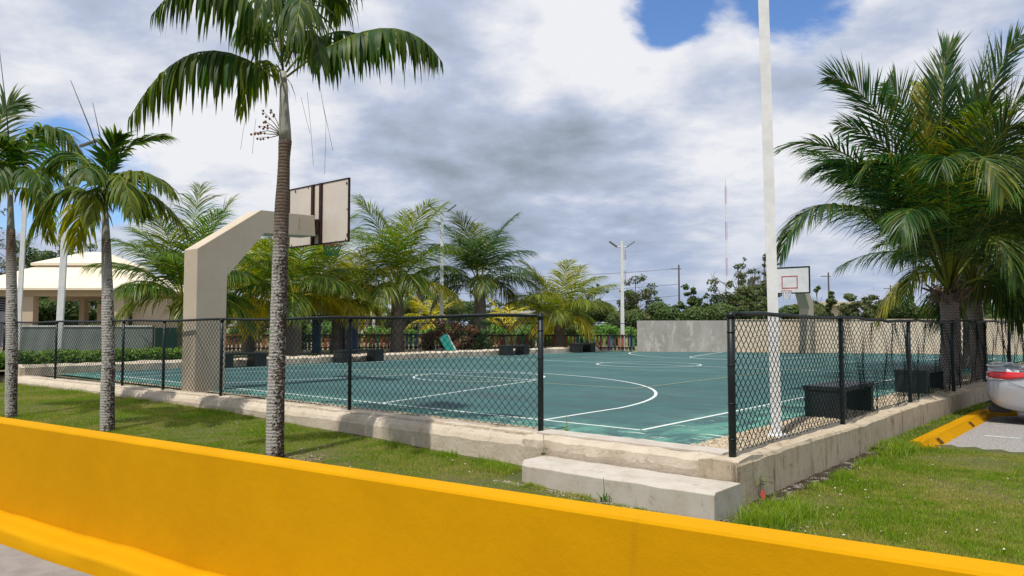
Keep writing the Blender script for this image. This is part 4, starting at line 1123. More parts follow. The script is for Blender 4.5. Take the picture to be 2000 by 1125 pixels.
def leaf_cloud(name, centers, radii, n, size, m, parent=None, seed=1, flat=0.7, yel=0.0, up=0.2, elong=1.0, ret=False):
    """small quads scattered through ellipsoid clumps (denser toward the outside)"""
    r = np.random.default_rng(seed)
    C = np.array(centers, float); Rr = np.array(radii, float)
    if Rr.ndim == 1: Rr = np.stack([Rr, Rr, Rr * flat], 1)
    wgt = Rr.prod(1) ** 0.67; wgt /= wgt.sum()
    k = r.choice(len(C), n, p=wgt)
    d = r.normal(size=(n, 3)); d /= np.linalg.norm(d, axis=1)[:, None]
    rad = r.random(n) ** 0.35
    p = C[k] + d * Rr[k] * rad[:, None]
    nrm_ = d + r.normal(size=(n, 3)) * 0.6 + np.array([0, 0, up]); nrm_ /= np.linalg.norm(nrm_, axis=1)[:, None]
    a = np.cross(nrm_, r.normal(size=(n, 3))); a /= np.linalg.norm(a, axis=1)[:, None]; b = np.cross(nrm_, a)
    s = size * (0.6 + 0.8 * r.random(n))[:, None]
    q = np.stack([p - a * s * 0.5 * elong, p + b * s * 0.28, p + a * s * 0.5 * elong, p - b * s * 0.28], 1).reshape(-1, 3)
    F = np.arange(4 * n).reshape(-1, 4)
    clump = r.random(len(C)); y = np.clip(yel + (clump[k] - 0.5) * 0.5 + r.normal(size=n) * 0.12, 0, 1)
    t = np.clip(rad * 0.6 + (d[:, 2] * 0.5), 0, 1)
    if ret: return q, F, np.repeat(t, 4), np.repeat(y, 4)
    return np_mesh(name, q, F, m, parent, attr={'t': np.repeat(t, 4), 'y': np.repeat(y, 4)})

# hedge: individual rounded shrubs merge into one clipped strip -> one thing
hp = [G(x, y, 0.1) for x, y in ((20, 722), (140, 714), (240, 709), (350, 705))]
hc = []; hr = []
rh = random.Random(3)
for i in range(44):
    t = i / 43; x = 5 + 350 * t
    p = W(np.interp(t, [0, 1], [-1.3, 5.2]), np.interp(t, [0, 1], [22.0, 21.5]) + rh.uniform(-.15, .25), 0.32 + rh.uniform(-.02, .07)); hc.append(tuple(p)); hr.append((0.4, 0.4, 0.3))
hd = empty('hedge', W(2, 21.7, 0.1)); tag(hd, 'clipped leafy green hedge left of the hoop pillar behind the stone kerb', 'hedge')
hcl = np.array(hc) - np.array(tuple(hd.location))
leaf_cloud('foliage', hcl, hr, 15000, 0.10, M_hedge, hd, 4, yel=0.15, up=0.6)
mb = MB()
for i in range(20): 
    p = Vector(hcl[i * 2]); mb.tube([p - Vector((0, 0, .35)), p], 0.02, 5)
mb.build('stem', M_rust, hd, fix=False)
M_gwall = mat('grey_green_wall', (0.22, 0.25, 0.24), 0.9, (0.17, 0.20, 0.19), 1.5, 0.8, 0.2, 20)
thick_wall('garden_wall', AT(30, 700, 29) * 1 - Vector((0, 0, AT(30, 700, 29).z)), AT(297, 700, 29.5) - Vector((0, 0, AT(297, 700, 29.5).z)), 1.31, 0.2, M_gwall, 'grey green wall behind the hedge in front of the pavilion', cat='garden wall', cap=M_white)
q = AT(302, 700, 31); q.z = 0; q2 = AT(352, 700, 31.5); q2.z = 0
thick_wall('green_panel', q, q2, 1.28, 0.05, mat('dark_green_panel', (0.02, 0.07, 0.06), 0.6), 'dark green screen panel between the garden wall and the hoop pillar', cat='screen')

# ------------------------------------------------------------------ pavilion
def pavilion():
    Y = 42.0; k = Y / 1480
    M_roof = mat('cream_roof', (0.76, 0.68, 0.54), 0.8, (0.70, 0.61, 0.47), 0.6, 0.7, 0.1, 8)
    M_pav = mat('pavilion_plaster', (0.52, 0.41, 0.31), 0.85, (0.46, 0.36, 0.27), 1, 0.6)
    def P(x, y): p = AT(x, y, Y); return p.x, p.z
    x0, ze = P(-78, 563); x1, _ = P(286, 563); _, zm = P(0, 513); _, zt = P(0, 483)
    root = empty('pavilion', ((x0 + x1) / 2, Y, 0)); tag(root, 'open cream pavilion with two tiered hip roof behind the hedge', 'pavilion')
    cx = (x0 + x1) / 2; dpt = 8.5
    X0 = x0 - cx; X1 = x1 - cx
    def hip(xa, xb, ya, yb, z0, xa2, xb2, ya2, yb2, z1, t=0.12):
        m = MB()
        v = [(xa, ya, z0), (xb, ya, z0), (xb, yb, z0), (xa, yb, z0), (xa2, ya2, z1), (xb2, ya2, z1), (xb2, yb2, z1), (xa2, yb2, z1),
             (xa, ya, z0 - t), (xb, ya, z0 - t), (xb, yb, z0 - t), (xa, yb, z0 - t)]
        m.add(v, [(0, 1, 5, 4), (1, 2, 6, 5), (2, 3, 7, 6), (3, 0, 4, 7), (4, 5, 6, 7), (8, 9, 1, 0), (9, 10, 2, 1), (10, 11, 3, 2), (11, 8, 0, 3), (11, 10, 9, 8)])
        return m
    a = 3.2
    hip(X0, X1, -0.6, dpt, ze, X0 + a, X1 - a, 1.9, dpt - 2.5, zm).build('roof', M_roof, root)
    r2 = hip(X0 + a - 0.35, X1 - a + 0.35, 1.6, dpt - 2.2, zm + 0.12, X0 + a + 1.4, X1 - a - 1.4, dpt / 2 - 0.3, dpt / 2 + 0.3, zt + .1, 0.14)
    r2.build('upper_roof', M_roof, root)
    bm_ = MB(); bm_.box(((X0 + X1) / 2, 0.1, ze - 0.29), (X1 - X0 - 1.0, 0.3, 0.32)); bm_.build('beam', M_pav, root); bm_ = MB(); bm_.box(((X0 + X1) / 2, dpt - 1, ze - 0.30), (X1 - X0 - 1.0, 0.3, 0.3)); bm_.build('beam', M_pav, root)
    for xa, xb, yy in ((46, 68, 0), (97, 108, 3), (224, 245, 0.0), (180, 190, dpt - 1), (-40, -20, 0)):
        pa = (xa - 1000) * k - cx; pb = (xb - 1000) * k - cx
        c = MB(); c.box(((pa + pb) / 2, 0.1 + yy, (ze - 0.46) / 2 - 0.05), (pb - pa, 0.5, ze - 0.46 + 0.1)); c.build('column', M_pav, root)
    # end wall right
    pa = (250 - 1000) * k - cx; pb = (273 - 1000) * k - cx
    c = MB(); c.box(((pa + pb) / 2, 3.0, (ze - 0.46) / 2), (pb - pa, 5, ze - 0.46)); c.build('end_panel', M_pav, root)
    pa = (141 - 1000) * k - cx; pb = (206 - 1000) * k - cx
    c = MB(); c.box(((pa + pb) / 2, 2.6, 1.3), (pb - pa, 0.15, 2.6)); c.build('counter_wall', M_pav, root)
    ds = MB(); ds.box((pa + 0.42, 2.51, 1.3), (0.04, 0.02, 2.5)); ds.build('drain_pipe', M_rust, root)
    # louvred room
    M_lav = mat('lavender_wall', (0.36, 0.36, 0.42), 0.8)
    pa = (-60 - 1000) * k - cx; pb = (45 - 1000) * k - cx
    c = MB(); c.box(((pa + pb) / 2, 0.75, (ze - 0.46) / 2), (pb - pa, 0.5, ze - 0.46)); c.build('side_room', M_lav, root)
    lv = MB()
    for i in range(7): lv.box(((pa + pb) / 2 + 0.5, 0.47, 2.2 + 0.13 * i), (pb - pa - 1.2, 0.05, 0.05), M=Matrix.Rotation(R(25), 3, 'X'))
    lv.build('louvre', M_black, root)
    fl = MB(); fl.box(((X0 + X1) / 2, dpt / 2, 0.04), (X1 - X0, dpt, 0.16)); fl.build('floor_slab', M_pav, root)
    return root
pavilion()

# ------------------------------------------------------------------ picket fence of the playground
PC = [(0.36, 0.12, 0.07), (0.07, 0.12, 0.22), (0.48, 0.34, 0.12), (0.15, 0.07, 0.06), (0.08, 0.17, 0.10), (0.40, 0.17, 0.09), (0.12, 0.18, 0.28), (0.52, 0.39, 0.19), (0.22, 0.07, 0.09)]
PM = [mat('picket_paint_' + str(i), c, 0.7, tuple(x * .7 for x in c), 8, 0.7) for i, c in enumerate(PC)]
def picket(p, q, h, label, n, gap=0.45):
    root = empty('picket_fence', p); tag(root, label, 'fence'); d = q - p; Ln = d.length; d.normalize()
    rp = random.Random(12)
    s = 0; i = 0
    ang = math.atan2(d.y, d.x)
    while s < Ln:
        wbd = rp.choice([0.11, 0.13, 0.16]) ; k = rp.randrange(len(PM))
        hh = h * rp.uniform(0.93, 1.0)
        c = d * (s + wbd / 2)
        prof = [(-wbd / 2, 0), (-wbd / 2, hh - 0.05), (0, hh), (wbd / 2, hh - 0.05), (wbd / 2, 0)]
        bb_ = MB(); bb_.prism(prof, c, d, Vector((0, 0, 1)), Vector((-d.y, d.x, 0)) * 0.03); bb_.build('board', PM[k], root)
        s += wbd + gap * rp.uniform(0.05, 0.22)
    for zz in (0.12, h - 0.13): rl = MB(); rl.box(d * Ln / 2 + Vector((-d.y, d.x, 0)) * 0.055 + Vector((0, 0, zz)), (Ln, 0.04, 0.06), ang); rl.build('rail', M_black, root)
    return root
pA = G(1240, 684.5, 0.05); pB = AT(905, 684, 41.0); pB.z = 0.1; pC_ = AT(440, 690, 38.0); pC_.z = 0.1
picket(pA, pB, 0.88, 'colourful wooden picket fence from the grey end wall to the dark palm', 0)
picket(pB + (pC_ - pB).normalized() * 0.05, pC_, 0.9, 'colourful wooden picket fence behind the blue play frame', 0)
# thin black fence in front of it
tf = [G(1237, 684.5, 0.1) + Vector((0, 0.6, 0)), AT(905, 684, 42.0), AT(440, 690, 39.5)]
for p in tf: p.z = 0.1
d1 = (tf[1] - tf[0]).length; d2 = (tf[2] - tf[1]).length
fence('wire_fence', tf, [0.02, 2.6, 5.2, 7.8] + [d1 * .8, d1] + [d1 + d2 * f for f in (.2, .4, .6, .8, 1.0)], 'thin black wire fence rising behind the colourful pickets', top=1.36, r=0.0026, cw=0.14, ch=0.13, pr=0.03, rail=0.02)

# playground pieces
root = empty('playground_arch', AT(655, 690, 35.0) * 1); root.location.z = 0.05
tag(root, 'dark blue square play frame standing behind the far kerb', 'play frame')
M_blue = mat('dark_blue_paint', (0.035, 0.065, 0.14), 0.5, (0.05, 0.09, 0.18), 6, 0.7)
def lx(px): return (px - 655) / 1480 * 35.0
for xx, w_ in ((618, 15), (658, 16), (688, 20)):
    mb = MB(); mb.box((lx(xx), 0.0 if xx != 658 else 0.9, 0.78), (w_ / 1480 * 35, 0.3, 1.6), 0, 0.02); mb.build('post', M_blue, root)
mb = MB(); mb.box((lx(640), 0.0, 1.69), (lx(706) - lx(574), 0.35, 0.2), 0, 0.02); mb.build('beam', M_blue, root)
mb = MB(); mb.box((lx(640), 0.9, 1.69), (lx(706) - lx(574), 0.35, 0.2), 0, 0.02); mb.build('beam', M_blue, root)
root = empty('climbing_frame', AT(455, 690, 36)); root.location.z = 0.05; tag(root, 'yellow pipe climbing frame seen left of the fruiting palm trunk', 'climbing frame')
M_yp = mat('yellow_pipe', (0.55, 0.30, 0.03), 0.5)
for sx in (-0.45, 0.45):
    mb = MB(); mb.tube([(sx * 1.3, 0, 0), (sx, 0, 1.0), (sx * .6, 0, 1.75), (0, 0, 1.85)], 0.06, 8); mb.build('pipe', M_yp, root)
mb = MB()
for z in (0.4, 0.8, 1.2): mb.tube([(-0.45, 0, z), (0.45, 0, z + 0.1)], 0.035, 8)
mb.build('rung', M_yp, root)
root = empty('teal_board', AT(872, 690, 34.5)); root.location.z = 0.2; tag(root, 'tilted teal board leaning beside the light pole', 'panel')
mb = MB(); mb.box((0.05, 0, 0.33), (0.42, 0.05, 0.85), M=Matrix.Rotation(R(-28), 3, 'Y'), bev=0.01); mb.build('board', mat('teal_paint', (0.03, 0.30, 0.27), 0.5), root)
mb = MB(); mb.box((0.27, -0.004, 0.35), (0.05, 0.07, 0.87), M=Matrix.Rotation(R(-28), 3, 'Y')); mb.build('edge_strip', M_white, root)

def shrub(base, centers, radii, n, size, m, label, cat='shrub', group=None, seed=1, yel=0.1, name='shrub', elong=1.0):
    root = empty(name, base); tag(root, label, cat, group)
    leaf_cloud('foliage', centers, radii, n, size, m, root, seed, yel=yel, elong=elong)
    mb = MB(); r_ = random.Random(seed)
    for c in centers[:14]:
        c = Vector(c); mb.tube([Vector((c.x * .4, c.y * .4, 0)), c * 0.6 + Vector((r_.uniform(-.1, .1), 0, 0)), c], [0.04, 0.025, 0.01], 5)
    mb.build('stem', M_rust, root, fix=False)
    return root
rs_ = random.Random(8)
b_ = AT(895, 690, 35.5); b_.z = 0.1
shrub(b_, [(rs_.uniform(-1.0, .7), rs_.uniform(-.3, .3), rs_.uniform(.3, 1.35)) for _ in range(26)], [0.32] * 26, 3200, 0.13, M_dry, 'dry reddish brown shrub between the light pole and the dark palm', seed=6, yel=0.2)
b_ = AT(845, 690, 36.5); b_.z = 0.1
shrub(b_, [(rs_.uniform(-.4, .3), rs_.uniform(-.3, .3), rs_.uniform(.2, .9)) for _ in range(12)], [0.28] * 12, 1300, 0.12, M_dry, 'small brown withered shrub left of the grey floodlight post', seed=7, yel=0.0)
b_ = AT(935, 690, 35.8); b_.z = 0.1
shrub(b_, [(rs_.uniform(-.35, .4), rs_.uniform(-.3, .1), rs_.uniform(.1, 1.5)) for _ in range(16)], [0.26] * 16, 2200, 0.13, M_tree, 'dark green creeper climbing round the foot of the dark palm', cat='climbing plant', name='creeper', seed=8)
b_ = AT(580, 696, 34.5); b_.z = 0.05
shrub(b_, [(rs_.uniform(-.5, .3), rs_.uniform(-.3, .1), rs_.uniform(.1, 1.3)) for _ in range(16)], [0.3] * 16, 2200, 0.13, M_tree, 'dark creeper at the palm foot left of the blue play frame', cat='climbing plant', name='creeper', seed=9)

# ------------------------------------------------------------------ distant vegetation
M_bark = mat('pale_bark', (0.20, 0.17, 0.14), 0.9, (0.12, 0.10, 0.08), 6, 1)
def tree(base, h, w_, n, size, seed, label, group='scrub trees behind the court', m=None, yel=0.1, dens=1.0, bare=0, name='tree', trunk_h=0.35, nb=10, spiky=0.0):
    r = random.Random(seed); root = empty(name, base); tag(root, label, 'tree', group)
    mb = MB(); cen = []; rad = []
    for i in range(nb):
        an = i * 2.4 + r.uniform(-.4, .4); f = r.random()
        tip = Vector((math.cos(an) * w_ / 2 * r.uniform(.3, 1), math.sin(an) * w_ / 2 * r.uniform(.3, 1), h * r.uniform(0.5, 1.0) * (1 - 0.25 * f)))
        if i == 0: tip = Vector((r.uniform(-.1, .1) * w_, 0, h))
        mid = Vector((tip.x * .4, tip.y * .4, h * trunk_h + r.uniform(0, .15) * h))
        mb.tube([Vector((0, 0, -.1)), Vector((tip.x * .1, tip.y * .1, h * trunk_h * .6)), mid, tip], [0.02 * h, 0.016 * h, 0.009 * h, 0.003 * h], 5)
        for q in range(9):
            t = r.uniform(.2, 1.08); p = mid.lerp(tip, t) + Vector((r.gauss(0, w_ * .09), r.gauss(0, w_ * .09), r.gauss(0, h * .055)))
            cen.append(tuple(p)); rad.append(w_ * r.uniform(.045, .13))
            if r.random() < 0.5 + spiky: mb.tube([mid.lerp(tip, t * .7), p], [0.006 * h, 0.002 * h], 4)
    for i in range(bare):
        an = r.uniform(0, 6.28); p = Vector((0, 0, h * trunk_h)).lerp(Vector((math.cos(an) * w_ * .3, math.sin(an) * w_ * .3, h * .8)), r.uniform(.4, .9))
        q = p + Vector((r.gauss(0, w_ * .18), r.gauss(0, w_ * .18), r.uniform(.02, .26) * h)); mid = p.lerp(q, .5) + Vector((r.gauss(0, .05 * w_), 0, 0))
        mb.tube([p, mid, q], [0.0035 * h, .0025 * h, .0012 * h], 4)
        for _ in range(2): q3 = mid.lerp(q, r.random()); mb.tube([q3, q3 + Vector((r.gauss(0, w_ * .07), r.gauss(0, w_ * .07), r.uniform(0, .09) * h))], [.002 * h, .001 * h], 3)
    mb.build('trunk', M_bark, root, fix=False)
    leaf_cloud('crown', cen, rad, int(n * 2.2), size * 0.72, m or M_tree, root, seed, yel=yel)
    return root
TL = 'scrub trees behind the end wall'
def tb(x, depth, z=-0.1): p = AT(x, 640, depth); p.z = z; return p
# (px, top y, depth, width px, leaves, label)
TR = [(1150, 560, 66, 90, 'dark round scrub tree just left of the far floodlight pole', 0.0, 0), (1245, 545, 60, 100, 'grey green twiggy tree right of the far floodlight pole', 0.25, 14),
      (1300, 600, 62, 110, 'low scrub tree above the left end of the grey wall', 0.1, 8), (1355, 556, 56, 70, 'dark leafy tree beside the utility pole above the grey wall', 0.0, 4),
      (1385, 580, 58, 40, 'narrow creeper covered stump tree right of the utility pole', 0.0, 0),
      (1450, 515, 54, 110, 'tall open twiggy tree beneath the radio mast', 0.3, 26), (1490, 505, 55, 70, 'spindly tree with feathery top left of the tall white pole', 0.15, 10),
      (1480, 575, 50, 80, 'bright green bushy tree left of the tall white pole', 0.2, 4),
      (1600, 562, 52, 60, 'leafy tree right of the far backboard', 0.15, 8), (1660, 590, 56, 80, 'low brown twiggy tree right of the far backboard', 0.35, 22),
      (1700, 572, 52, 80, 'twiggy tree with bare crown above the beige wall', 0.3, 26), (1740, 610, 52, 80, 'low green shrubby tree above the beige wall', 0.2, 5),
      (1770, 577, 50, 60, 'small dark flat topped tree left of the big palm trunk', 0.0, 2), (1825, 600, 52, 70, 'low tree behind the left trunk of the big palms', 0.2, 10),
      (1885, 560, 48, 80, 'leafy tree seen between the two big palm trunks', 0.2, 8), (1960, 565, 46, 90, 'dark tree behind the short white pole', 0.0, 6), (2030, 540, 46, 110, 'dark tree at the right edge behind the fence', 0.0, 6)]
for i, (x, yt, dp, wp, lab, yl, bare) in enumerate(TR):
    h = (636 - yt) / 1480 * dp + 1.45
    tree(tb(x, dp), h, wp / 1480 * dp, 2600, 0.26, 100 + i * 7, lab, TL, yel=yl, bare=bare, nb=9)
TL2 = 'trees behind the pavilion'
for i, (x, yt, dp, wp, lab, yl, bare) in enumerate([(-30, 420, 60, 190, 'bare branched tree at the far left edge', 0.3, 40), (105, 445, 62, 150, 'rounded dark tree rising above the pavilion roof', 0.0, 6), (20, 500, 66, 130, 'low olive tree left of the pavilion roof', 0.2, 2), (180, 460, 70, 130, 'dark tree right of the pavilion ridge', 0.0, 6),
                                                    (130, 560, 56, 160, 'dark bush seen through the open pavilion', 0.0, 0), (60, 570, 55, 90, 'dark shrubby tree behind the louvred room', 0.0, 0), (250, 560, 60, 120, 'tree between the pavilion and the hoop pillar', 0.1, 2)]):
    h = (636 - yt) / 1480 * dp + 1.5
    tree(tb(x, dp), h, wp / 1480 * dp, 4200 if i != 0 else 1500, 0.3, 300 + i * 5, lab, TL2, yel=yl, bare=bare, nb=11, trunk_h=0.25)
TL3 = 'trees behind the playground'
for i, (x, yt, dp, wp) in enumerate([(330, 560, 64, 120), (430, 575, 66, 120), (520, 590, 70, 120), (610, 560, 72, 120), (700, 585, 76, 110), (790, 570, 80, 90), (880, 575, 78, 110), (965, 590, 80, 100), (1050, 585, 76, 100), (1120, 595, 70, 90)]):
    labs = ['dark tree behind the left coconut palm', 'dark tree behind the hoop pillar', 'tree behind the hoop arm', 'tree behind the fruiting palm trunk', 'tree behind the yellow coconut palm', 'distant tree right of the tallest coconut palm', 'distant tree behind the grey floodlight post', 'distant tree behind the dark coconut palm', 'distant tree left of the short coconut palm', 'tree right of the short coconut palm']
    h = (636 - yt) / 1480 * dp + 1.5
    tree(tb(x, dp), h, wp / 1480 * dp, 2200, 0.32, 400 + i * 5, labs[i], TL3, yel=0.1, nb=9, bare=3)
# dense undergrowth as masses nobody could count
def thicket(name, pts, n, size, m, label, seed, hz=1.0, rad=0.9, dep=2.0, yel=0.1):
    r = random.Random(seed); cs = []; rr = []
    for k in range(len(pts) - 1):
        p, q = pts[k], pts[k + 1]
        cnt = int((q - p).length / (rad * 0.55))
        for i in range(cnt):
            c = p.lerp(q, (i + r.random()) / cnt) + Vector((r.uniform(-.5, .5), r.uniform(0, dep), r.uniform(0.2, hz))); cs.append(tuple(c)); rr.append(rad * r.uniform(.6, 1.2))
    o = leaf_cloud(name, cs, rr, n, size, m, None, seed, yel=yel)
    tag(o, label, kind='stuff'); return o
thicket('undergrowth', [tb(1120, 58), tb(1250, 52), tb(1450, 49), tb(1600, 47), tb(1800, 45), tb(2100, 42)], 120000, 0.18, M_tree, 'dense green scrub beyond the end walls', 31, hz=2.6, rad=1.1, dep=5, yel=0.12)
thicket('undergrowth', [tb(1245, 50), tb(1120, 50), tb(960, 50), tb(820, 52), tb(640, 54), tb(430, 56)], 50000, 0.2, M_bush, 'bright green ground shrubs behind the playground pickets', 33, hz=1.1, rad=0.85, dep=4, yel=0.15)
thicket('undergrowth', [tb(430, 66), tb(700, 82), tb(1000, 84), tb(1150, 72)], 50000, 0.35, M_tree, 'dark distant scrub behind the far palms', 35, hz=3.6, rad=1.4, dep=6, yel=0.1)
thicket('undergrowth', [tb(-120, 52), tb(120, 54), tb(360, 54)], 50000, 0.26, M_tree, 'dark scrub behind the pavilion', 37, hz=4.2, rad=1.1, dep=4, yel=0.0)

# ------------------------------------------------------------------ masts, utility poles, distant houses
def lattice(base, h, w_, label, n=26, top_spike=2.0, seg=(True, )):
    root = empty('radio_mast', base); tag(root, label, 'radio mast')
    red = mat('mast_hazed_red', (0.40, 0.24, 0.23), 0.6) if 'mast_hazed_red' not in MATS else MATS['mast_hazed_red']  # red paint paled and greyed: distance haze is put into the colour
    K = 8
    for s_ in range(K):
        mb = MB(); z0 = h * s_ / K; z1 = h * (s_ + 1) / K
        for k in range(3):
            an = k * 2.094; p = Vector((math.cos(an) * w_, math.sin(an) * w_, 0)); mb.tube([p + Vector((0, 0, z0)), p + Vector((0, 0, z1))], w_ * 0.13, 4)
        m_n = max(2, n // K)
        for j in range(m_n):
            za = z0 + (z1 - z0) * j / m_n; zb = z0 + (z1 - z0) * (j + 1) / m_n
            for k in range(3):
                a1 = k * 2.094; a2 = (k + 1) * 2.094
                mb.tube([Vector((math.cos(a1) * w_, math.sin(a1) * w_, za)), Vector((math.cos(a2) * w_, math.sin(a2) * w_, zb))], w_ * 0.08, 4)
        mb.build('mast_section', red if s_ % 2 else M_white, root, fix=False)
    mb = MB(); mb.tube([(0, 0, h), (0, 0, h + top_spike)], [0.05, 0.02], 4); mb.build('aerial', M_steel, root, fix=False)
    return root
p = tb(1421, 230); lattice(p, 1.38 + (636 - 362) / 1480 * 230, 0.30, 'tall thin red and white radio mast in the middle distance', 64, 2.5)
p = tb(1219.5, 180); lattice(p, 1.38 + (636 - 488) / 1480 * 180, 0.42, 'shorter reddish lattice tower directly behind the far floodlight pole', 40, 1.2)
p = tb(1708, 400); lattice(p, 1.38 + (636 - 525) / 1480 * 400, 0.12, 'very thin faint mast above the beige wall', 24, 1)
M_wood = mat('pole_wood', (0.10, 0.09, 0.085), 0.9)
def upole(x, yt, dp, label):
    base = tb(x, dp); h = 1.48 + (636 - yt) / 1480 * dp; root = empty('utility_pole', base); tag(root, label, 'utility pole', 'utility poles')
    mb = MB(); mb.tube([(0, 0, 0), (0, 0, h)], [0.14, 0.09], 7); mb.build('pole', M_wood, root, fix=False)
    mb = MB(); mb.box((-0.35, 0, h - 0.5), (1.3, 0.09, 0.09)); mb.build('cross_arm', M_wood, root)
    return base + Vector((0, 0, h - 0.45))
u1 = upole(1327, 518, 92, 'dark utility pole above the grey end wall'); u2 = upole(1620, 533, 98, 'utility pole right of the far backboard'); u3 = upole(1741, 558, 112, 'utility pole farthest right near the small flat topped tree')
uw = empty('power_lines', u1); tag(uw, 'thin sagging power lines leaving the utility pole to the left', 'power line')
for dz_, fx, in ((0, 1), (-1.9, 1), (-3.3, 1), (-6.2, 1)):
    end = Vector((-30, 60, 7 + dz_ * .9)) ; mb = MB()
    pts = []
    s0 = Vector((0, 0, dz_)); e_ = Vector((-34, -4, dz_ - 1.2))
    for k in range(13): t = k / 12; pts.append(s0.lerp(e_, t) - Vector((0, 0, 1.3 * 4 * t * (1 - t) * .4)))
    mb.tube(pts, 0.022, 4); mb.build('wire', M_wood, uw, fix=False)
def house(px0, px1, ytop, dp, label, wc, rc=None, roof='flat', dep=6):
    a = AT(px0, 640, dp); b = AT(px1, 640, dp); h = EYE + (636 - ytop) / 1480 * dp
    root = empty('house', ((a.x + b.x) / 2, dp, 0)); tag(root, label, 'house', 'distant houses'); w_ = b.x - a.x
    hb = h - 0.45
    mb = MB(); mb.box((0, dep / 2, hb / 2), (w_, dep, hb)); mb.build('wall', wc, root)
    mb = MB()
    if roof == 'flat': mb.box((0, dep / 2, hb + 0.2), (w_ + 0.8, dep + 0.8, 0.4), 0, 0.03)
    else: mb.prism([(-w_ / 2 - .4, hb), (0, h + .4), (w_ / 2 + .4, hb)], Vector((0, -0.4, 0)), Vector((1, 0, 0)), Vector((0, 0, 1)), Vector((0, dep + .8, 0)))
    mb.build('roof', rc or wc, root)
    n = max(1, int(w_ / 2.4))
    for i in range(n):
        x = -w_ / 2 + w_ * (i + .5) / n
        mb = MB(); mb.box((x, -0.01, hb * 0.55), (0.9, 0.06, 1.0)); fr = mb.build('window', M_white, root)
        g_ = MB(); g_.box((x, -0.05, hb * 0.55), (0.74, 0.03, 0.84)); g_.build('pane', M_bench, fr)
    return root
M_hw = mat('house_white', (0.62, 0.60, 0.56), 0.8, (0.5, 0.48, 0.44), 0.5, 0.5); M_turq = mat('turquoise_wall', (0.09, 0.42, 0.44), 0.7)
M_hc = mat('house_cream', (0.50, 0.42, 0.30), 0.8)
house(1006, 1072, 607, 62, 'turquoise house with white flat roof behind the end of the left fence', M_turq, M_hw)
house(672, 735, 600, 90, 'white house glimpsed behind the yellow coconut palm', M_hw)
house(818, 858, 604, 95, 'pale distant house left of the grey floodlight post', M_hw, mat('faded_blue_roof', (0.2, 0.35, 0.42), 0.7), 'gable')
house(1600, 1660, 590, 75, 'cream house hidden among trees right of the far backboard', M_hc)
house(1500, 1512, 590, 75, 'small pointed white kiosk left of the tall pole', M_hw, None, 'gable', 3)
house(1900, 2010, 585, 85, 'white house behind trees at the right edge', M_hw)
house(1395, 1425, 600, 80, 'white house behind the scrub over the grey wall', M_hw)

# slender white poles and trunks seen far behind the playground
for i, (x, yt, dp) in enumerate([(482, 570, 60), (488, 575, 62), (655, 590, 70), (700, 595, 66), (715, 595, 66), (730, 598, 66)]):
    p = tb(x, dp); root = empty('pale_post', p); tag(root, ['slim pale post under the hoop arm, left one of two', 'slim pale post under the hoop arm, right one of two', 'pale post above the blue frame beam', 'pale post left of the tallest coconut palm, first of three', 'pale post left of the tallest coconut palm, second of three', 'pale post left of the tallest coconut palm, third of three'][i], 'post', 'pale posts behind the playground')
    mb = MB(); h = 1.5 + (636 - yt) / 1480 * dp; mb.tube([(0, 0, 0), (0, 0, h)], [0.14, 0.11], 8); mb.build('shaft', M_hw, root, fix=False)
    mb = MB(); mb.tube([(0, 0, h), (0, 0, h + 0.12)], [0.16, 0.1], 8); mb.build('cap', M_hw, root, fix=False)

# ------------------------------------------------------------------ car park kerb
kr = empty('parking_kerb', W(5.0, -0.8, -0.5)); tag(kr, 'worn yellow painted kerb with stencilled numbers beside the silver car', 'kerb')
kw_ = kr.matrix_world
def kv(a, b, z): return W(a, b, z) - Vector(kr.location) if False else (W(a, b, z) - W(5.0, -0.8, -0.5))
kprof = [(-0.50, -0.60), (-0.50, -0.375), (-0.52, -0.365), (-0.64, -0.365), (-0.67, -0.375), (-0.70, -0.41), (-0.80, -0.505), (-0.80, -0.60)]
vs = []; fs = []; K = 46
for k in range(K + 1):
    t = k / K; a = 5.1 + 5.5 * t; out = 0.0
    gap = 0.012 if k in (13,) else 0
    for (b, z) in kprof:
        vs.append(kv(a, b + mnoise.noise(Vector((a * 2, z * 5, 1))) * .01 + gap, z - gap + mnoise.noise(Vector((a * 3, b * 5, 2))) * .006))
n_ = len(kprof)
for k in range(K):
    for q in range(n_): A_ = k * n_ + q; B_ = k * n_ + (q + 1) % n_; fs.append((A_, B_, B_ + n_, A_ + n_))
fs += [tuple(range(n_)), tuple(range(K * n_, K * n_ + n_))[::-1]]
mb = MB(); mb.v = [tuple(v) for v in vs]; mb.f = fs; mb.build('kerb_run', M_ykerb, kr)
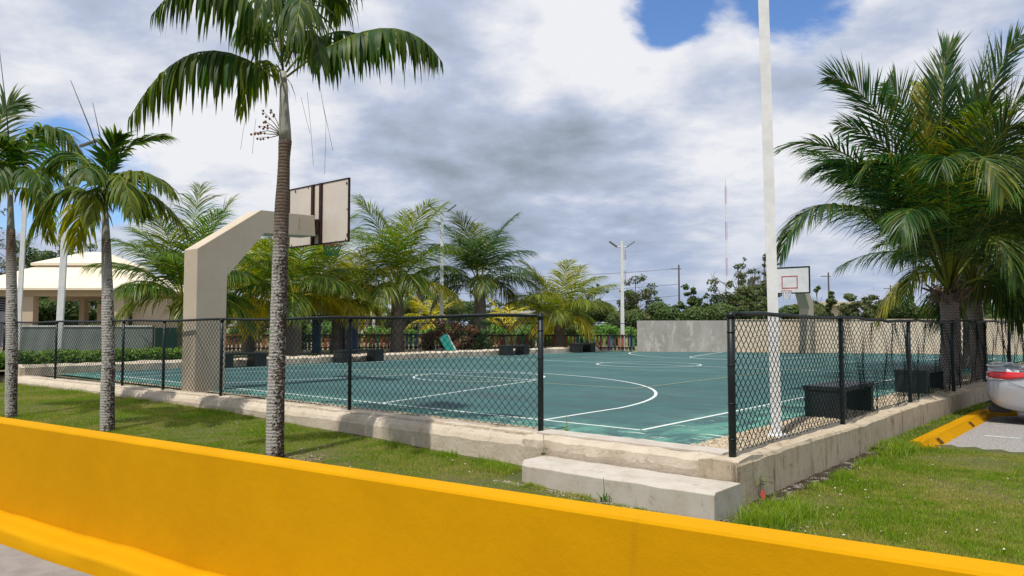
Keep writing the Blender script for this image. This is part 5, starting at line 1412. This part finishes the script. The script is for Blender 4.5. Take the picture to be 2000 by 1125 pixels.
# the outward turned end
vs = []; fs = []; K = 14
for k in range(K + 1):
    t = k / K; 
    for (b, z) in kprof:
        o_ = -b - 0.50   # 0..0.44
        ang = t * R(75); Rr_ = 0.5
        ca = 9.453 + math.sin(ang) * (Rr_ - 0)  ; cb = -1.08 - Rr_ + 0.0
        # sweep around a centre on the road side
        aa = 10.603 + math.sin(ang) * (0.8 - o_); bb = -1.30 + math.cos(ang) * (0.8 - o_)
        vs.append(kv(aa, bb, z - 0.03 * t))
for k in range(K):
    for q in range(n_): A_ = k * n_ + q; B_ = k * n_ + (q + 1) % n_; fs.append((A_, B_, B_ + n_, A_ + n_))
fs += [tuple(range(n_)), tuple(range(K * n_, K * n_ + n_))[::-1]]
mb = MB(); mb.v = [tuple(v) for v in vs]; mb.f = fs; mb.build('kerb_end', M_ykerb, kr)
def text_part(txt, size, M, m, parent, name):
    cu = bpy.data.curves.new(name, 'FONT'); cu.body = txt; cu.size = size; cu.extrude = 0.0008; cu.align_x = 'CENTER'; cu.align_y = 'CENTER'; cu.offset = 0.006
    to = bpy.data.objects.new('tmp_text', cu); COL.objects.link(to)
    dg = bpy.context.evaluated_depsgraph_get(); me = bpy.data.meshes.new_from_object(to.evaluated_get(dg))
    bpy.data.objects.remove(to); me.name = name
    ob = bpy.data.objects.new(name, me); COL.objects.link(ob); me.materials.clear(); me.materials.append(m)
    ob.parent = parent; ob.matrix_local = M
    return ob
M_stc = mat('stencil_paint', (0.03, 0.015, 0.012), 0.8)
for a in (5.95, 8.6):
    n = (Vector((0, 0, 1)) * 0.72 + (-V) * 0.69).normalized(); X = U.copy(); Yv = n.cross(X).normalized()
    c = kv(a, -0.745, -0.452) + n * 0.010
    M_ = Matrix(((X.x, Yv.x, n.x, c.x), (X.y, Yv.y, n.y, c.y), (X.z, Yv.z, n.z, c.z), (0, 0, 0, 1)))
    text_part('110' if a < 6 else '109', 0.15, M_, M_stc, kr, 'stencil_number')

# ------------------------------------------------------------------ silver car
def paint():
    m = bpy.data.materials.new('silver_paint'); m.use_nodes = True
    b = m.node_tree.nodes['Principled BSDF']; b.inputs['Base Color'].default_value = (0.43, 0.44, 0.47, 1)
    b.inputs['Metallic'].default_value = 0.35; b.inputs['Roughness'].default_value = 0.38; b.inputs['Coat Weight'].default_value = 0.8; b.inputs['Coat Roughness'].default_value = 0.04
    return m
M_car = paint(); M_glass = mat('car_glass', (0.012, 0.015, 0.018), 0.06, spec=0.6); M_tyre = mat('tyre_rubber', (0.018, 0.018, 0.018), 0.85)
M_plastic = mat('black_plastic', (0.015, 0.015, 0.016), 0.5); M_rim = mat('alloy', (0.5, 0.5, 0.52), 0.3, metal=0.8)
M_lampr = mat('red_lens', (0.60, 0.012, 0.018), 0.12, spec=0.6, coat=1.0); M_lampw = mat('clear_lens', (0.5, 0.47, 0.47), 0.12, spec=0.6, coat=1.0)
def car():
    # local frame: x from tail (0) to nose (4.6), y width, z up from the road
    root = empty('car'); tag(root, 'silver saloon car parked tail first at the right edge with red tail light', 'car')
    Ln = 4.62; Wd = 1.80
    xs_ = [0.0, 0.03, 0.08, 0.18, 0.35, 0.6, 0.9, 1.2, 1.6, 2.1, 2.6, 3.1, 3.5, 3.9, 4.2, 4.42, 4.55, 4.62]
    def topz(x): return float(np.interp(x, [0, .03, .12, .35, .9, 1.3, 3.2, 4.1, 4.5, 4.62], [1.00, 1.085, 1.10, 1.11, 1.075, 1.0, 1.0, 0.84, 0.68, 0.55]))
    def botz(x): return float(np.interp(x, [0, .05, .2, .45, .8, 3.8, 4.5, 4.62], [0.46, 0.40, 0.31, 0.24, 0.20, 0.20, 0.24, 0.36]))
    def halfw(x): return float(np.interp(x, [0, .03, .1, .25, .5, 1, 3.4, 4.2, 4.5, 4.62], [0.62, 0.70, 0.785, 0.85, 0.885, 0.90, 0.90, 0.84, 0.68, 0.5]))
    NR = 26; vs = []; fs = []
    for x in xs_:
        t, b, w_ = topz(x), botz(x), halfw(x)
        h = t - b
        # right half profile from bottom centre up to top centre
        half = [(0, 0), (0.75, 0.0), (0.90, 0.03), (0.965, 0.12), (0.985, 0.28), (1.0, 0.42), (1.0, 0.56), (0.975, 0.66), (0.965, 0.74), (0.94, 0.84), (0.90, 0.93), (0.82, 0.985), (0.6, 1.0), (0, 1.005)]
        # tail sections: bumper bulges back, recess under the lid
        ring = [(y * w_, b + z * h) for y, z in half] + [(-y * w_, b + z * h) for y, z in half[1:-1][::-1]]
        for q, (y, z) in enumerate(ring):
            xx = x
            zz = (z - b) / h
            if x < 0.2:  # shape the tail in side view: lid lip at the top, bumper furthest back at mid height
                k_ = 1 - x / 0.2
                xx += k_ * float(np.interp(z, [0.2, 0.42, 0.56, 0.66, 0.80, 0.92, 1.0, 1.06, 1.12], [0.20, 0.08, 0.0, 0.005, 0.035, 0.05, 0.045, 0.03, 0.03]))
            vs.append((xx, y, z))
        n_ = len(ring)
    for i in range(len(xs_) - 1):
        for q in range(n_): a = i * n_ + q; b = i * n_ + (q + 1) % n_; fs.append((a, b, b + n_, a + n_))
    fs += [tuple(range(n_)), tuple(range((len(xs_) - 1) * n_, len(xs_) * n_))[::-1]]
    mb = MB(); mb.v = vs; mb.f = fs
    body = mb.build('body', M_car, root, True)
    sub = body.modifiers.new('s', 'SUBSURF'); sub.levels = 1; sub.render_levels = 2
    # wheel arches: boolean-free dark discs set proud plus wheels
    for x in (1.22, 3.75):
        for sg in (-1, 1):
            y = sg * 0.86
            wt = empty('wheel', (x, y, 0.33)); wt.parent = root
            mb = MB(); ang = np.linspace(0, 2 * math.pi, 29)[:-1]
            prof = [(0.20, -.1), (0.31, -.1), (0.33, -.08), (0.33, .08), (0.31, .1), (0.20, .1)]
            v2 = []; f2 = []
            for a in ang: v2 += [(math.cos(a) * r, yy, math.sin(a) * r) for r, yy in prof]
            m_ = len(prof)
            for i in range(28):
                for q in range(m_): a = i * m_ + q; b = i * m_ + (q + 1) % m_; c = ((i + 1) % 28) * m_; f2.append((a, b, c + (q + 1) % m_, c + q))
            mb.v = v2; mb.f = f2; mb.build('tyre', M_tyre, wt, True)
            rm = MB(); rm.tube([(0, sg * 0.03, 0), (0, sg * 0.07, 0)], [0.2, 0.2], 24)
            for s_ in range(5):
                a = s_ * 2 * math.pi / 5; rm.box((math.cos(a) * .11, sg * 0.085, math.sin(a) * .11), (.2, .025, .05), M=Matrix.Rotation(-a, 3, 'Y'))
            rm.build('rim', M_rim, wt)
            ar = MB(); v3 = []; 
            for k in range(15):
                a = math.pi * k / 14
                v3 += [(x + math.cos(a) * 0.40, sg * 0.905, 0.33 + math.sin(a) * 0.40), (x + math.cos(a) * 0.355, sg * 0.908, 0.33 + math.sin(a) * 0.355)]
            ar.add(v3, [(2 * k, 2 * k + 1, 2 * k + 3, 2 * k + 2) for k in range(14)]); ar.build('arch_trim', M_plastic, root)
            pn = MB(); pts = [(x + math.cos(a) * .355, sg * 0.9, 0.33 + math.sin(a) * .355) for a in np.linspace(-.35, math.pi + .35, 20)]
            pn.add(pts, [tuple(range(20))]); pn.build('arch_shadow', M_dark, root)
    # cabin
    gh = MB(); prof = [(0.62, 1.06), (1.35, 1.36), (1.9, 1.43), (2.5, 1.43), (3.1, 1.30), (3.75, 0.93)]
    v4 = []; 
    sec = []
    for (x, z) in prof:
        wi = float(np.interp(z, [0.93, 1.43], [0.76, 0.56])); sec.append([(x, -wi, z), (x, wi, z)])
    low = [(0.62, 1.03), (1.35, 1.0), (1.9, 1.0), (2.5, 1.0), (3.1, 0.98), (3.75, 0.9)]
    for (x, z), s_ in zip(low, sec): v4 += [(x, -0.80, z), s_[0], s_[1], (x, 0.80, z)]
    f4 = []
    for i in range(5):
        a = 4 * i; f4 += [(a, a + 1, a + 5, a + 4), (a + 1, a + 2, a + 6, a + 5), (a + 2, a + 3, a + 7, a + 6)]
    gh.add(v4, f4); gh.build('cabin_glass', M_glass, root, True)
    rf = MB(); pr = [(1.3, 1.365), (1.9, 1.448), (2.5, 1.448), (3.0, 1.345)]
    v5 = []
    for (x, z) in pr: v5 += [(x, -.58, z - .015), (x, -.3, z + .01), (x, .3, z + .01), (x, .58, z - .015)]
    rf.add(v5, [(4 * i + q, 4 * i + q + 1, 4 * i + q + 5, 4 * i + q + 4) for i in range(3) for q in range(3)]); rf.build('roof', M_car, root, True)
    for sg in (-1, 1):
        pl = MB()
        for (p, q) in (((0.6, .79, 1.05), (1.33, .6, 1.37)), ((2.05, .8, 1.0), (2.0, .575, 1.44)), ((3.75, .78, .93), (3.05, .59, 1.33)), ((1.33, .6, 1.37), (2.0, .575, 1.45)), ((2.0, .575, 1.45), (3.05, .59, 1.33)), ((.6, .8, 1.02), (3.75, .81, .93))):
            pl.tube([(p[0], sg * p[1], p[2]), (q[0], sg * q[1], q[2])], 0.028, 6)
        pl.build('pillar_trim', M_car, root, True)
        # tail light wrapping the corner, follows the body side
        def lamp(xa, xb, zfun0, zfun1, m_, nm, off=0.012):
            v6 = []; K = 14
            for k in range(K + 1):
                x = xa + (xb - xa) * k / K
                w_ = halfw(x) * 0.975
                for q in range(4):
                    z = zfun0(x) + (zfun1(x) - zfun0(x)) * q / 3
                    xx = x
                    if x < 0.2: xx += (1 - x / 0.2) * float(np.interp(z, [0.2, 0.42, 0.56, 0.66, 0.80, 0.92, 1.0, 1.06, 1.12], [0.20, 0.08, 0.0, 0.005, 0.035, 0.05, 0.045, 0.03, 0.03]))
                    yy = w_ * float(np.interp((z - botz(x)) / (topz(x) - botz(x)), [.56, .66, .74, .84, .93, 1], [1.02, 1.0, .99, .975, .95, .9])) + off
                    v6.append((xx - (0.012 if x < .15 else 0), sg * yy, z))
            lm_ = MB(); lm_.add(v6, [(4 * k + q, 4 * k + q + 1, 4 * k + q + 5, 4 * k + q + 4) for k in range(K) for q in range(3)])
            o_ = lm_.build(nm, m_, root, True)
            so_ = o_.modifiers.new('s', 'SOLIDIFY'); so_.thickness = 0.02; so_.offset = 0
            return o_
        lamp(0.02, 0.78, lambda x: float(np.interp(x, [0, .15, .45, .68, .78], [0.91, 0.87, 0.855, 0.89, 0.96])), lambda x: float(np.interp(x, [0, .3, .78], [0.985, 0.995, 0.985])), M_lampr, 'tail_light')
        lamp(0.015, 0.34, lambda x: float(np.interp(x, [0, .34], [0.825, 0.84])), lambda x: float(np.interp(x, [0, .1, .34], [0.90, 0.875, 0.85])), M_lampw, 'reversing_light', 0.014)
    # lid spoiler lip
    sp_ = MB(); v7 = []
    for k in range(13):
        y = -0.70 + 1.4 * k / 12; e_ = 0.05 * (abs(y) / .7) ** 2
        v7 += [(0.0 + e_, y, 1.10), (0.02 + e_, y, 1.125), (0.32, y * 1.02, 1.118), (0.32, y * 1.02, 1.09), (0.08 + e_, y, 1.06)]
    sp_.add(v7, [(5 * k + q, 5 * k + (q + 1) % 5, 5 * k + 5 + (q + 1) % 5, 5 * k + 5 + q) for k in range(12) for q in range(5)] + [(0, 1, 2, 3, 4), (64, 63, 62, 61, 60)])
    sp_.build('lid_spoiler', M_car, root, True)
    bp = MB(); bp.box((0.24, 0, 0.27), (0.34, 1.42, 0.13), 0, 0.03); bp.build('bumper_valance', M_plastic, root)
    pt = MB(); pt.box((0.03, 0, 0.72), (0.02, 0.45, 0.14)); pt.build('number_plate', M_white, root)
    for sg in (-1, 1):
        dm = MB()
        for xx in (1.75, 2.75): dm.box((xx, sg * 0.9, 0.62), (0.008, 0.006, 0.55))
        dm.build('door_seam', M_plastic, root)
        sm = MB(); sm.tube([(x_, sg * (halfw(x_) + 0.004), z_) for x_, z_ in ((0.42, 0.80), (0.55, 0.765), (0.72, 0.70), (0.80, 0.62))], 0.004, 4); sm.build('bumper_seam', M_plastic, root)
        hl = MB(); hl.box((4.35, sg * 0.66, 0.66), (0.25, 0.3, 0.10), 0, 0.03); hl.build('headlight', M_lampw, root)
        mr = MB(); mr.box((3.1, sg * 1.0, 1.02), (0.12, 0.2, 0.13), 0, 0.04); mr.build('wing_mirror', M_car, root)
    return root
cr_ = car()
# tail near b=-0.62, nose pointing -V; its side that faces us is the -U side
cpos = W(10.30, -0.80, -0.50)
cr_.matrix_world = Matrix.Translation(cpos) @ Matrix(((-V.x, U.x, 0), (-V.y, U.y, 0), (0, 0, 1))).to_4x4()

# ------------------------------------------------------------------ grass blades on the lawn (one mass)
def grass(name, N, seed, hmin, hmax, wmax, region, label, ymu=0.15, curl=0.5, z0=None):
    r = np.random.default_rng(seed)
    X, Y = region(r, N)
    rel = np.stack([X - O.x, Y - O.y], 1); A = rel @ np.array([U.x, U.y]); B = rel @ np.array([V.x, V.y])
    wd = (X - WP.x) * WN.x + (Y - WP.y) * WN.y
    ok = (wd > 0.17) & ~((A > -0.36) & (B > -0.2)) & ~((A > 5.33 + 0.04 * np.sin(B * 9)) & (B < -0.2) & (z0 is None)) & ~((A > -0.95) & (A < -0.2) & (B > -0.36) & (B < 2.42)) & (Y > 2)
    ang = X / Y; ok &= (ang > -0.80) & (ang < 0.98)
    # bare strip at the foot of the right wall
    ok &= ~((B < -0.17) & (B > -0.37) & (A > 0.0) & (A < 4) & (r.random(len(A)) < 0.93))
    X, Y, A, B = X[ok], Y[ok], A[ok], B[ok]; n = len(X)
    Z = lawn_z(A, B) - 0.005 if z0 is None else np.full(n, z0)
    pat = np.array([mnoise.noise(Vector((x * 0.9, y * 0.9, 0))) + 0.7 * mnoise.noise(Vector((x * 4.1, y * 4.1, 3))) for x, y in zip(X[::1], Y[::1])]) 
    h = (hmin + (hmax - hmin) * r.random(n)) * (1 - 0.45 * pat); wd_ = wmax * (0.6 + 0.6 * r.random(n))
    an = r.random(n) * 2 * math.pi; ln = r.random(n) * curl; la = r.random(n) * 2 * math.pi
    sx = np.cos(an) * wd_ / 2; sy = np.sin(an) * wd_ / 2
    P0 = np.stack([X - sx, Y - sy, Z], 1); P1 = np.stack([X + sx, Y + sy, Z], 1)
    mx = X + np.cos(la) * h * ln * .35; my = Y + np.sin(la) * h * ln * .35
    P2 = np.stack([mx + sx * .7, my + sy * .7, Z + h * .6], 1); P3 = np.stack([mx - sx * .7, my - sy * .7, Z + h * .6], 1)
    T = np.stack([X + np.cos(la) * h * ln, Y + np.sin(la) * h * ln, Z + h], 1)
    T2 = T + np.stack([sx * .1, sy * .1, 0 * sx], 1)
    Vv = np.stack([P0, P1, P2, P3, T2, T], 1).reshape(-1, 3)
    i = np.arange(n) * 6
    F = np.concatenate([np.stack([i, i + 1, i + 2, i + 3], 1), np.stack([i + 3, i + 2, i + 4, i + 5], 1)])
    t = np.tile([0, 0, .6, .6, 1, 1], n)
    y = np.clip(ymu + 0.75 * pat + r.normal(size=n) * 0.15 + (r.random(n) < 0.04) * 0.6, 0, 1)
    o = np_mesh(name, Vv, F, M_grass, attr={'t': t, 'y': np.repeat(y, 6)})
    tag(o, label, kind='stuff'); return o
def reg_main(r, N):
    # denser near the camera: sample depth with a bias
    Y = 3.5 + 20 * r.random(N) ** 1.25; X = (r.random(N) * 1.78 - 0.80) * Y
    return X, Y
grass('lawn_grass', 1800000, 1, 0.016, 0.042, 0.0075, reg_main, 'short mown grass of the lawn', ymu=0.30)
def reg_edge(r, N):
    # longer tufts along wall feet and the step
    k = r.integers(0, 4, N); s = r.random(N)
    a = np.where(k == 0, -0.36 - abs(r.normal(size=N)) * .10, np.where(k == 1, s * 5.0, np.where(k == 2, -0.97 - abs(r.normal(size=N)) * .06, -0.35 - r.random(N) * .5)))
    b = np.where(k == 0, 2.45 + s * 18, np.where(k == 1, -0.30 - abs(r.normal(size=N)) * .12, np.where(k == 2, 0.9 + s * 1.6, 2.45 + r.random(N) * .5)))
    cl = np.array([mnoise.noise(Vector((x * 2.2, y * 2.2, 7))) for x, y in zip(a, b)]); keep = (cl > -0.02) & ((k < 2) | (r.random(N) < 0.25)); a = a[keep]; b = b[keep]
    return O.x + U.x * a + V.x * b, O.y + U.y * a + V.y * b
grass('tall_grass', 30000, 2, 0.03, 0.09, 0.007, reg_edge, 'longer unmown grass tufts along the wall feet', ymu=0.15, curl=0.8)
def reg_weed(r, N):
    a = 4.5 + r.normal(size=N) * .3; b = -0.50 + r.normal(size=N) * .14
    return O.x + U.x * a + V.x * b, O.y + U.y * a + V.y * b
grass('weed_patch', 1300, 3, 0.05, 0.17, 0.012, reg_weed, 'tall weeds at the start of the yellow kerb', ymu=0.0, curl=0.9)
def reg_strip(r, N):
    a = 4.4 + r.random(N) * 8; b = -0.20 - r.random(N) * 0.32
    return O.x + U.x * a + V.x * b, O.y + U.y * a + V.y * b
grass('weed_patch', 3000, 9, 0.02, 0.07, 0.009, reg_strip, 'dark weeds between the right low wall and the yellow kerb', ymu=0.0, curl=0.9, z0=-0.40)
def reg_step(r, N):
    a = -0.45 + r.normal(size=N) * .25; b = -0.62 + r.normal(size=N) * .14
    return O.x + U.x * a + V.x * b, O.y + U.y * a + V.y * b
grass('weed_patch', 2200, 4, 0.06, 0.17, 0.009, reg_step, 'tufts of grass by the right end of the concrete step', ymu=0.0, curl=0.9)

# ------------------------------------------------------------------ pebbles and litter
def pebbles(name, pts, smin, smax, m, label, seed):
    r = np.random.default_rng(seed); n = len(pts)
    oct_ = np.array([(1, 0, 0), (-1, 0, 0), (0, 1, 0), (0, -1, 0), (0, 0, 1), (0, 0, -.5)], float)
    fo = np.array([(0, 2, 4), (2, 1, 4), (1, 3, 4), (3, 0, 4), (2, 0, 5), (1, 2, 5), (3, 1, 5), (0, 3, 5)])
    s = smin + (smax - smin) * r.random(n) ** 2
    sc = s[:, None] * (0.6 + 0.8 * r.random((n, 3))); sc[:, 2] *= .6
    an = r.random(n) * 6.28; c, sn = np.cos(an), np.sin(an)
    v = oct_[None] * sc[:, None, :] + r.normal(size=(n, 6, 3)) * s[:, None, None] * .18
    vx = v[..., 0] * c[:, None] - v[..., 1] * sn[:, None]; vy = v[..., 0] * sn[:, None] + v[..., 1] * c[:, None]
    v = np.stack([vx, vy, v[..., 2]], -1) + pts[:, None, :]
    F = (fo[None] + (np.arange(n) * 6)[:, None, None]).reshape(-1, 3)
    o = np_mesh(name, v.reshape(-1, 3), F, m); tag(o, label, kind='stuff'); return o
r = np.random.default_rng(5)
def abz(a, b, z): return np.stack([O.x + U.x * a + V.x * b, O.y + U.y * a + V.y * b, z], 1)
n = 26000; a = 0.2 + r.random(n) ** 1.3 * 24; b = 0.20 + r.random(n) * 0.50 + r.normal(size=n) * .015
pebbles('gravel', abz(a, b, 0.0 + 0 * a), 0.008, 0.022, M_peb, 'pale coral gravel strip between the court and the right fence', 3)
n = 9000; b = 2.7 + r.random(n) * 14; a = 0.40 + r.normal(size=n) * .035
pebbles('gravel', abz(a, b, 0.0 * a + 0.0), 0.007, 0.018, M_peb, 'pale grit along the inner edge of the left low wall', 4)
n = 15000; b = 2.66 + 17 * r.random(n) ** 1.3; a = np.array([fenceA(x) for x in b]) - 0.02 + (r.random(n) - .5) * .40
pebbles('gravel', abz(a, b, np.array([fenceZ(x) for x in b]) + 0.012), 0.004, 0.012, M_peb, 'coarse coral grit stuck on top of the left low wall', 14)
n = 1500; k = r.random(n); a = np.where(k < .45, -0.98 - abs(r.normal(size=n)) * .05, -0.5 + r.normal(size=n) * .28); b = np.where(k < .45, -.3 + r.random(n) * 2.7, -0.62 + r.normal(size=n) * .15)
pebbles('gravel', abz(a, b, lawn_z(a, b) + .004), 0.008, 0.03, mat('grey_rubble', (0.42, 0.38, 0.32), 0.95, (0.12, 0.09, 0.07), 20, 1), 'loose rubble and stones around the concrete step', 5)
n = 3200; a = r.random(n) * 4.4; b = -0.28 + r.normal(size=n) * .06
pebbles('leaf_litter', abz(a, b, 0 * a - .447), 0.008, 0.026, mat('dark_litter', (0.045, 0.032, 0.025), 0.95, (0.24, 0.22, 0.19), 6, 1, lo=0.55, hi=0.62), 'soil crumbs along the foot of the right wall, toned dark for its shade', 6)  # dark crumbs thicken the painted shade band at the wall foot
n = 650; Y = 5 + 12 * r.random(n); X = (r.random(n) * 1.44 - .72) * Y; rel = np.stack([X - O.x, Y - O.y], 1); a = rel @ np.array([U.x, U.y]); b = rel @ np.array([V.x, V.y])
ok = ((a < -.4) | (b < -.4)) & (a < 4.6) & (((X - WP.x) * WN.x + (Y - WP.y) * WN.y) > .2); a = a[ok]; b = b[ok]
pebbles('leaf_litter', abz(a, b, lawn_z(a, b) + .03), 0.006, 0.018, mat('pale_litter', (0.68, 0.66, 0.56), 0.9, (0.36, 0.20, 0.1), 9, 1, lo=.5, hi=.6), 'small pale petals and dry leaves scattered on the lawn', 7)
# soil collar at the fruiting palm
n = 1600; th_ = r.random(n) * 6.28; rd = abs(r.normal(size=n)) * .16 + .1
X = -3.0 + np.cos(th_) * rd * 1.5; Y = 10.0 + np.sin(th_) * rd; rel = np.stack([X - O.x, Y - O.y], 1); a = rel @ np.array([U.x, U.y]); b = rel @ np.array([V.x, V.y])
pebbles('leaf_litter', abz(a, b, lawn_z(a, b) + .012), 0.008, 0.022, mat('root_soil', (0.14, 0.09, 0.06), 0.95, (0.35, 0.28, 0.2), 20, 1), 'loose brown soil round the foot of the fruiting palm', 8)

# ------------------------------------------------------------------ small plants
def leafy(base, specs, label, name='weed_plant', mcol=None, seed=1):
    root = empty(name, base); tag(root, label, 'plant')
    r_ = np.random.default_rng(seed); by = {}
    for (x, y, z, dx, dy, dz, L_, w_, ck) in specs:
        by.setdefault(ck, []).append((x, y, z, dx, dy, dz, L_, w_))
    for ck, ls in by.items():
        v = []; f = []
        for (x, y, z, dx, dy, dz, L_, w_) in ls:
            d = Vector((dx, dy, dz)).normalized(); s = d.cross(Vector((0, 0, 1))).normalized(); p = Vector((x, y, z)); n0 = len(v)
            for t, ww in ((0, .15), (.35, 1), (.7, .8), (1, .03)):
                c = p + d * L_ * t - Vector((0, 0, 1)) * L_ * .35 * t * t; v += [c - s * w_ * ww / 2, c + Vector((0, 0, -.004)), c + s * w_ * ww / 2]
            for k in range(3):
                for q in range(2): a0 = n0 + 3 * k + q; f.append((a0, a0 + 1, a0 + 4, a0 + 3))
        mesh_obj('leaf', v, f, ck, root)
    mb = MB(); mb.tube([(0, 0, -.02), (0.01, 0, .12), (0.0, 0, .25)], [.006, .005, .003], 5); mb.build('stem', M_stalk, root, fix=False)
    return root
M_pl = mat('plant_green', (0.09, 0.13, 0.035), 0.5, (0.16, 0.15, 0.05), 20, .8); M_rl = mat('plant_red', (0.48, 0.045, 0.035), 0.5)
rp = random.Random(4); sp = []
for k in range(13):
    an = k * 2.4; sp.append((0, 0, .24 - .008 * k, math.cos(an), math.sin(an), .25, rp.uniform(.12, .19), .03, M_pl))
for k in range(5): sp.append((-0.08 - .02 * k, -.01, .07 + .01 * k, -1, -.4 * k + 1, .1, .08, .022, M_rl))
sp.append((.0, -.06, .12, .15, -.4, -1, .13, .055, M_rl))
leafy(G(1484, 975, -0.46), sp, 'small red and green leaved plant at the corner of the right wall', seed=2)
def tuft(base, n, L_, label, seed):
    rp = random.Random(seed); sp = []
    for k in range(n):
        an = rp.uniform(0, 6.28); sp.append((rp.uniform(-.02, .02), rp.uniform(-.02, .02), 0.0, math.cos(an), math.sin(an), rp.uniform(1.0, 2.6), L_ * rp.uniform(.7, 1.1), .014, M_pg))
    return leafy(base, sp, label, seed=seed)
M_pg = mat('weed_green', (0.10, 0.22, 0.03), 0.5)
tuft(W(-1.0, 0.95, -.43), 16, .15, 'small green weed growing against the front of the concrete step', 3)
tuft(W(0.30, 2.38, 0.0), 12, .13, 'small weed in the gravel beside the end post of the left fence', 4)
tuft(W(2.55, 0.52, 0.0), 14, .12, 'small weed in the gravel between the white pole and the near bench', 5)
tuft(W(-0.30, 2.28, -.19), 14, .07, 'dry yellowish tuft at the left end of the concrete step', 6)
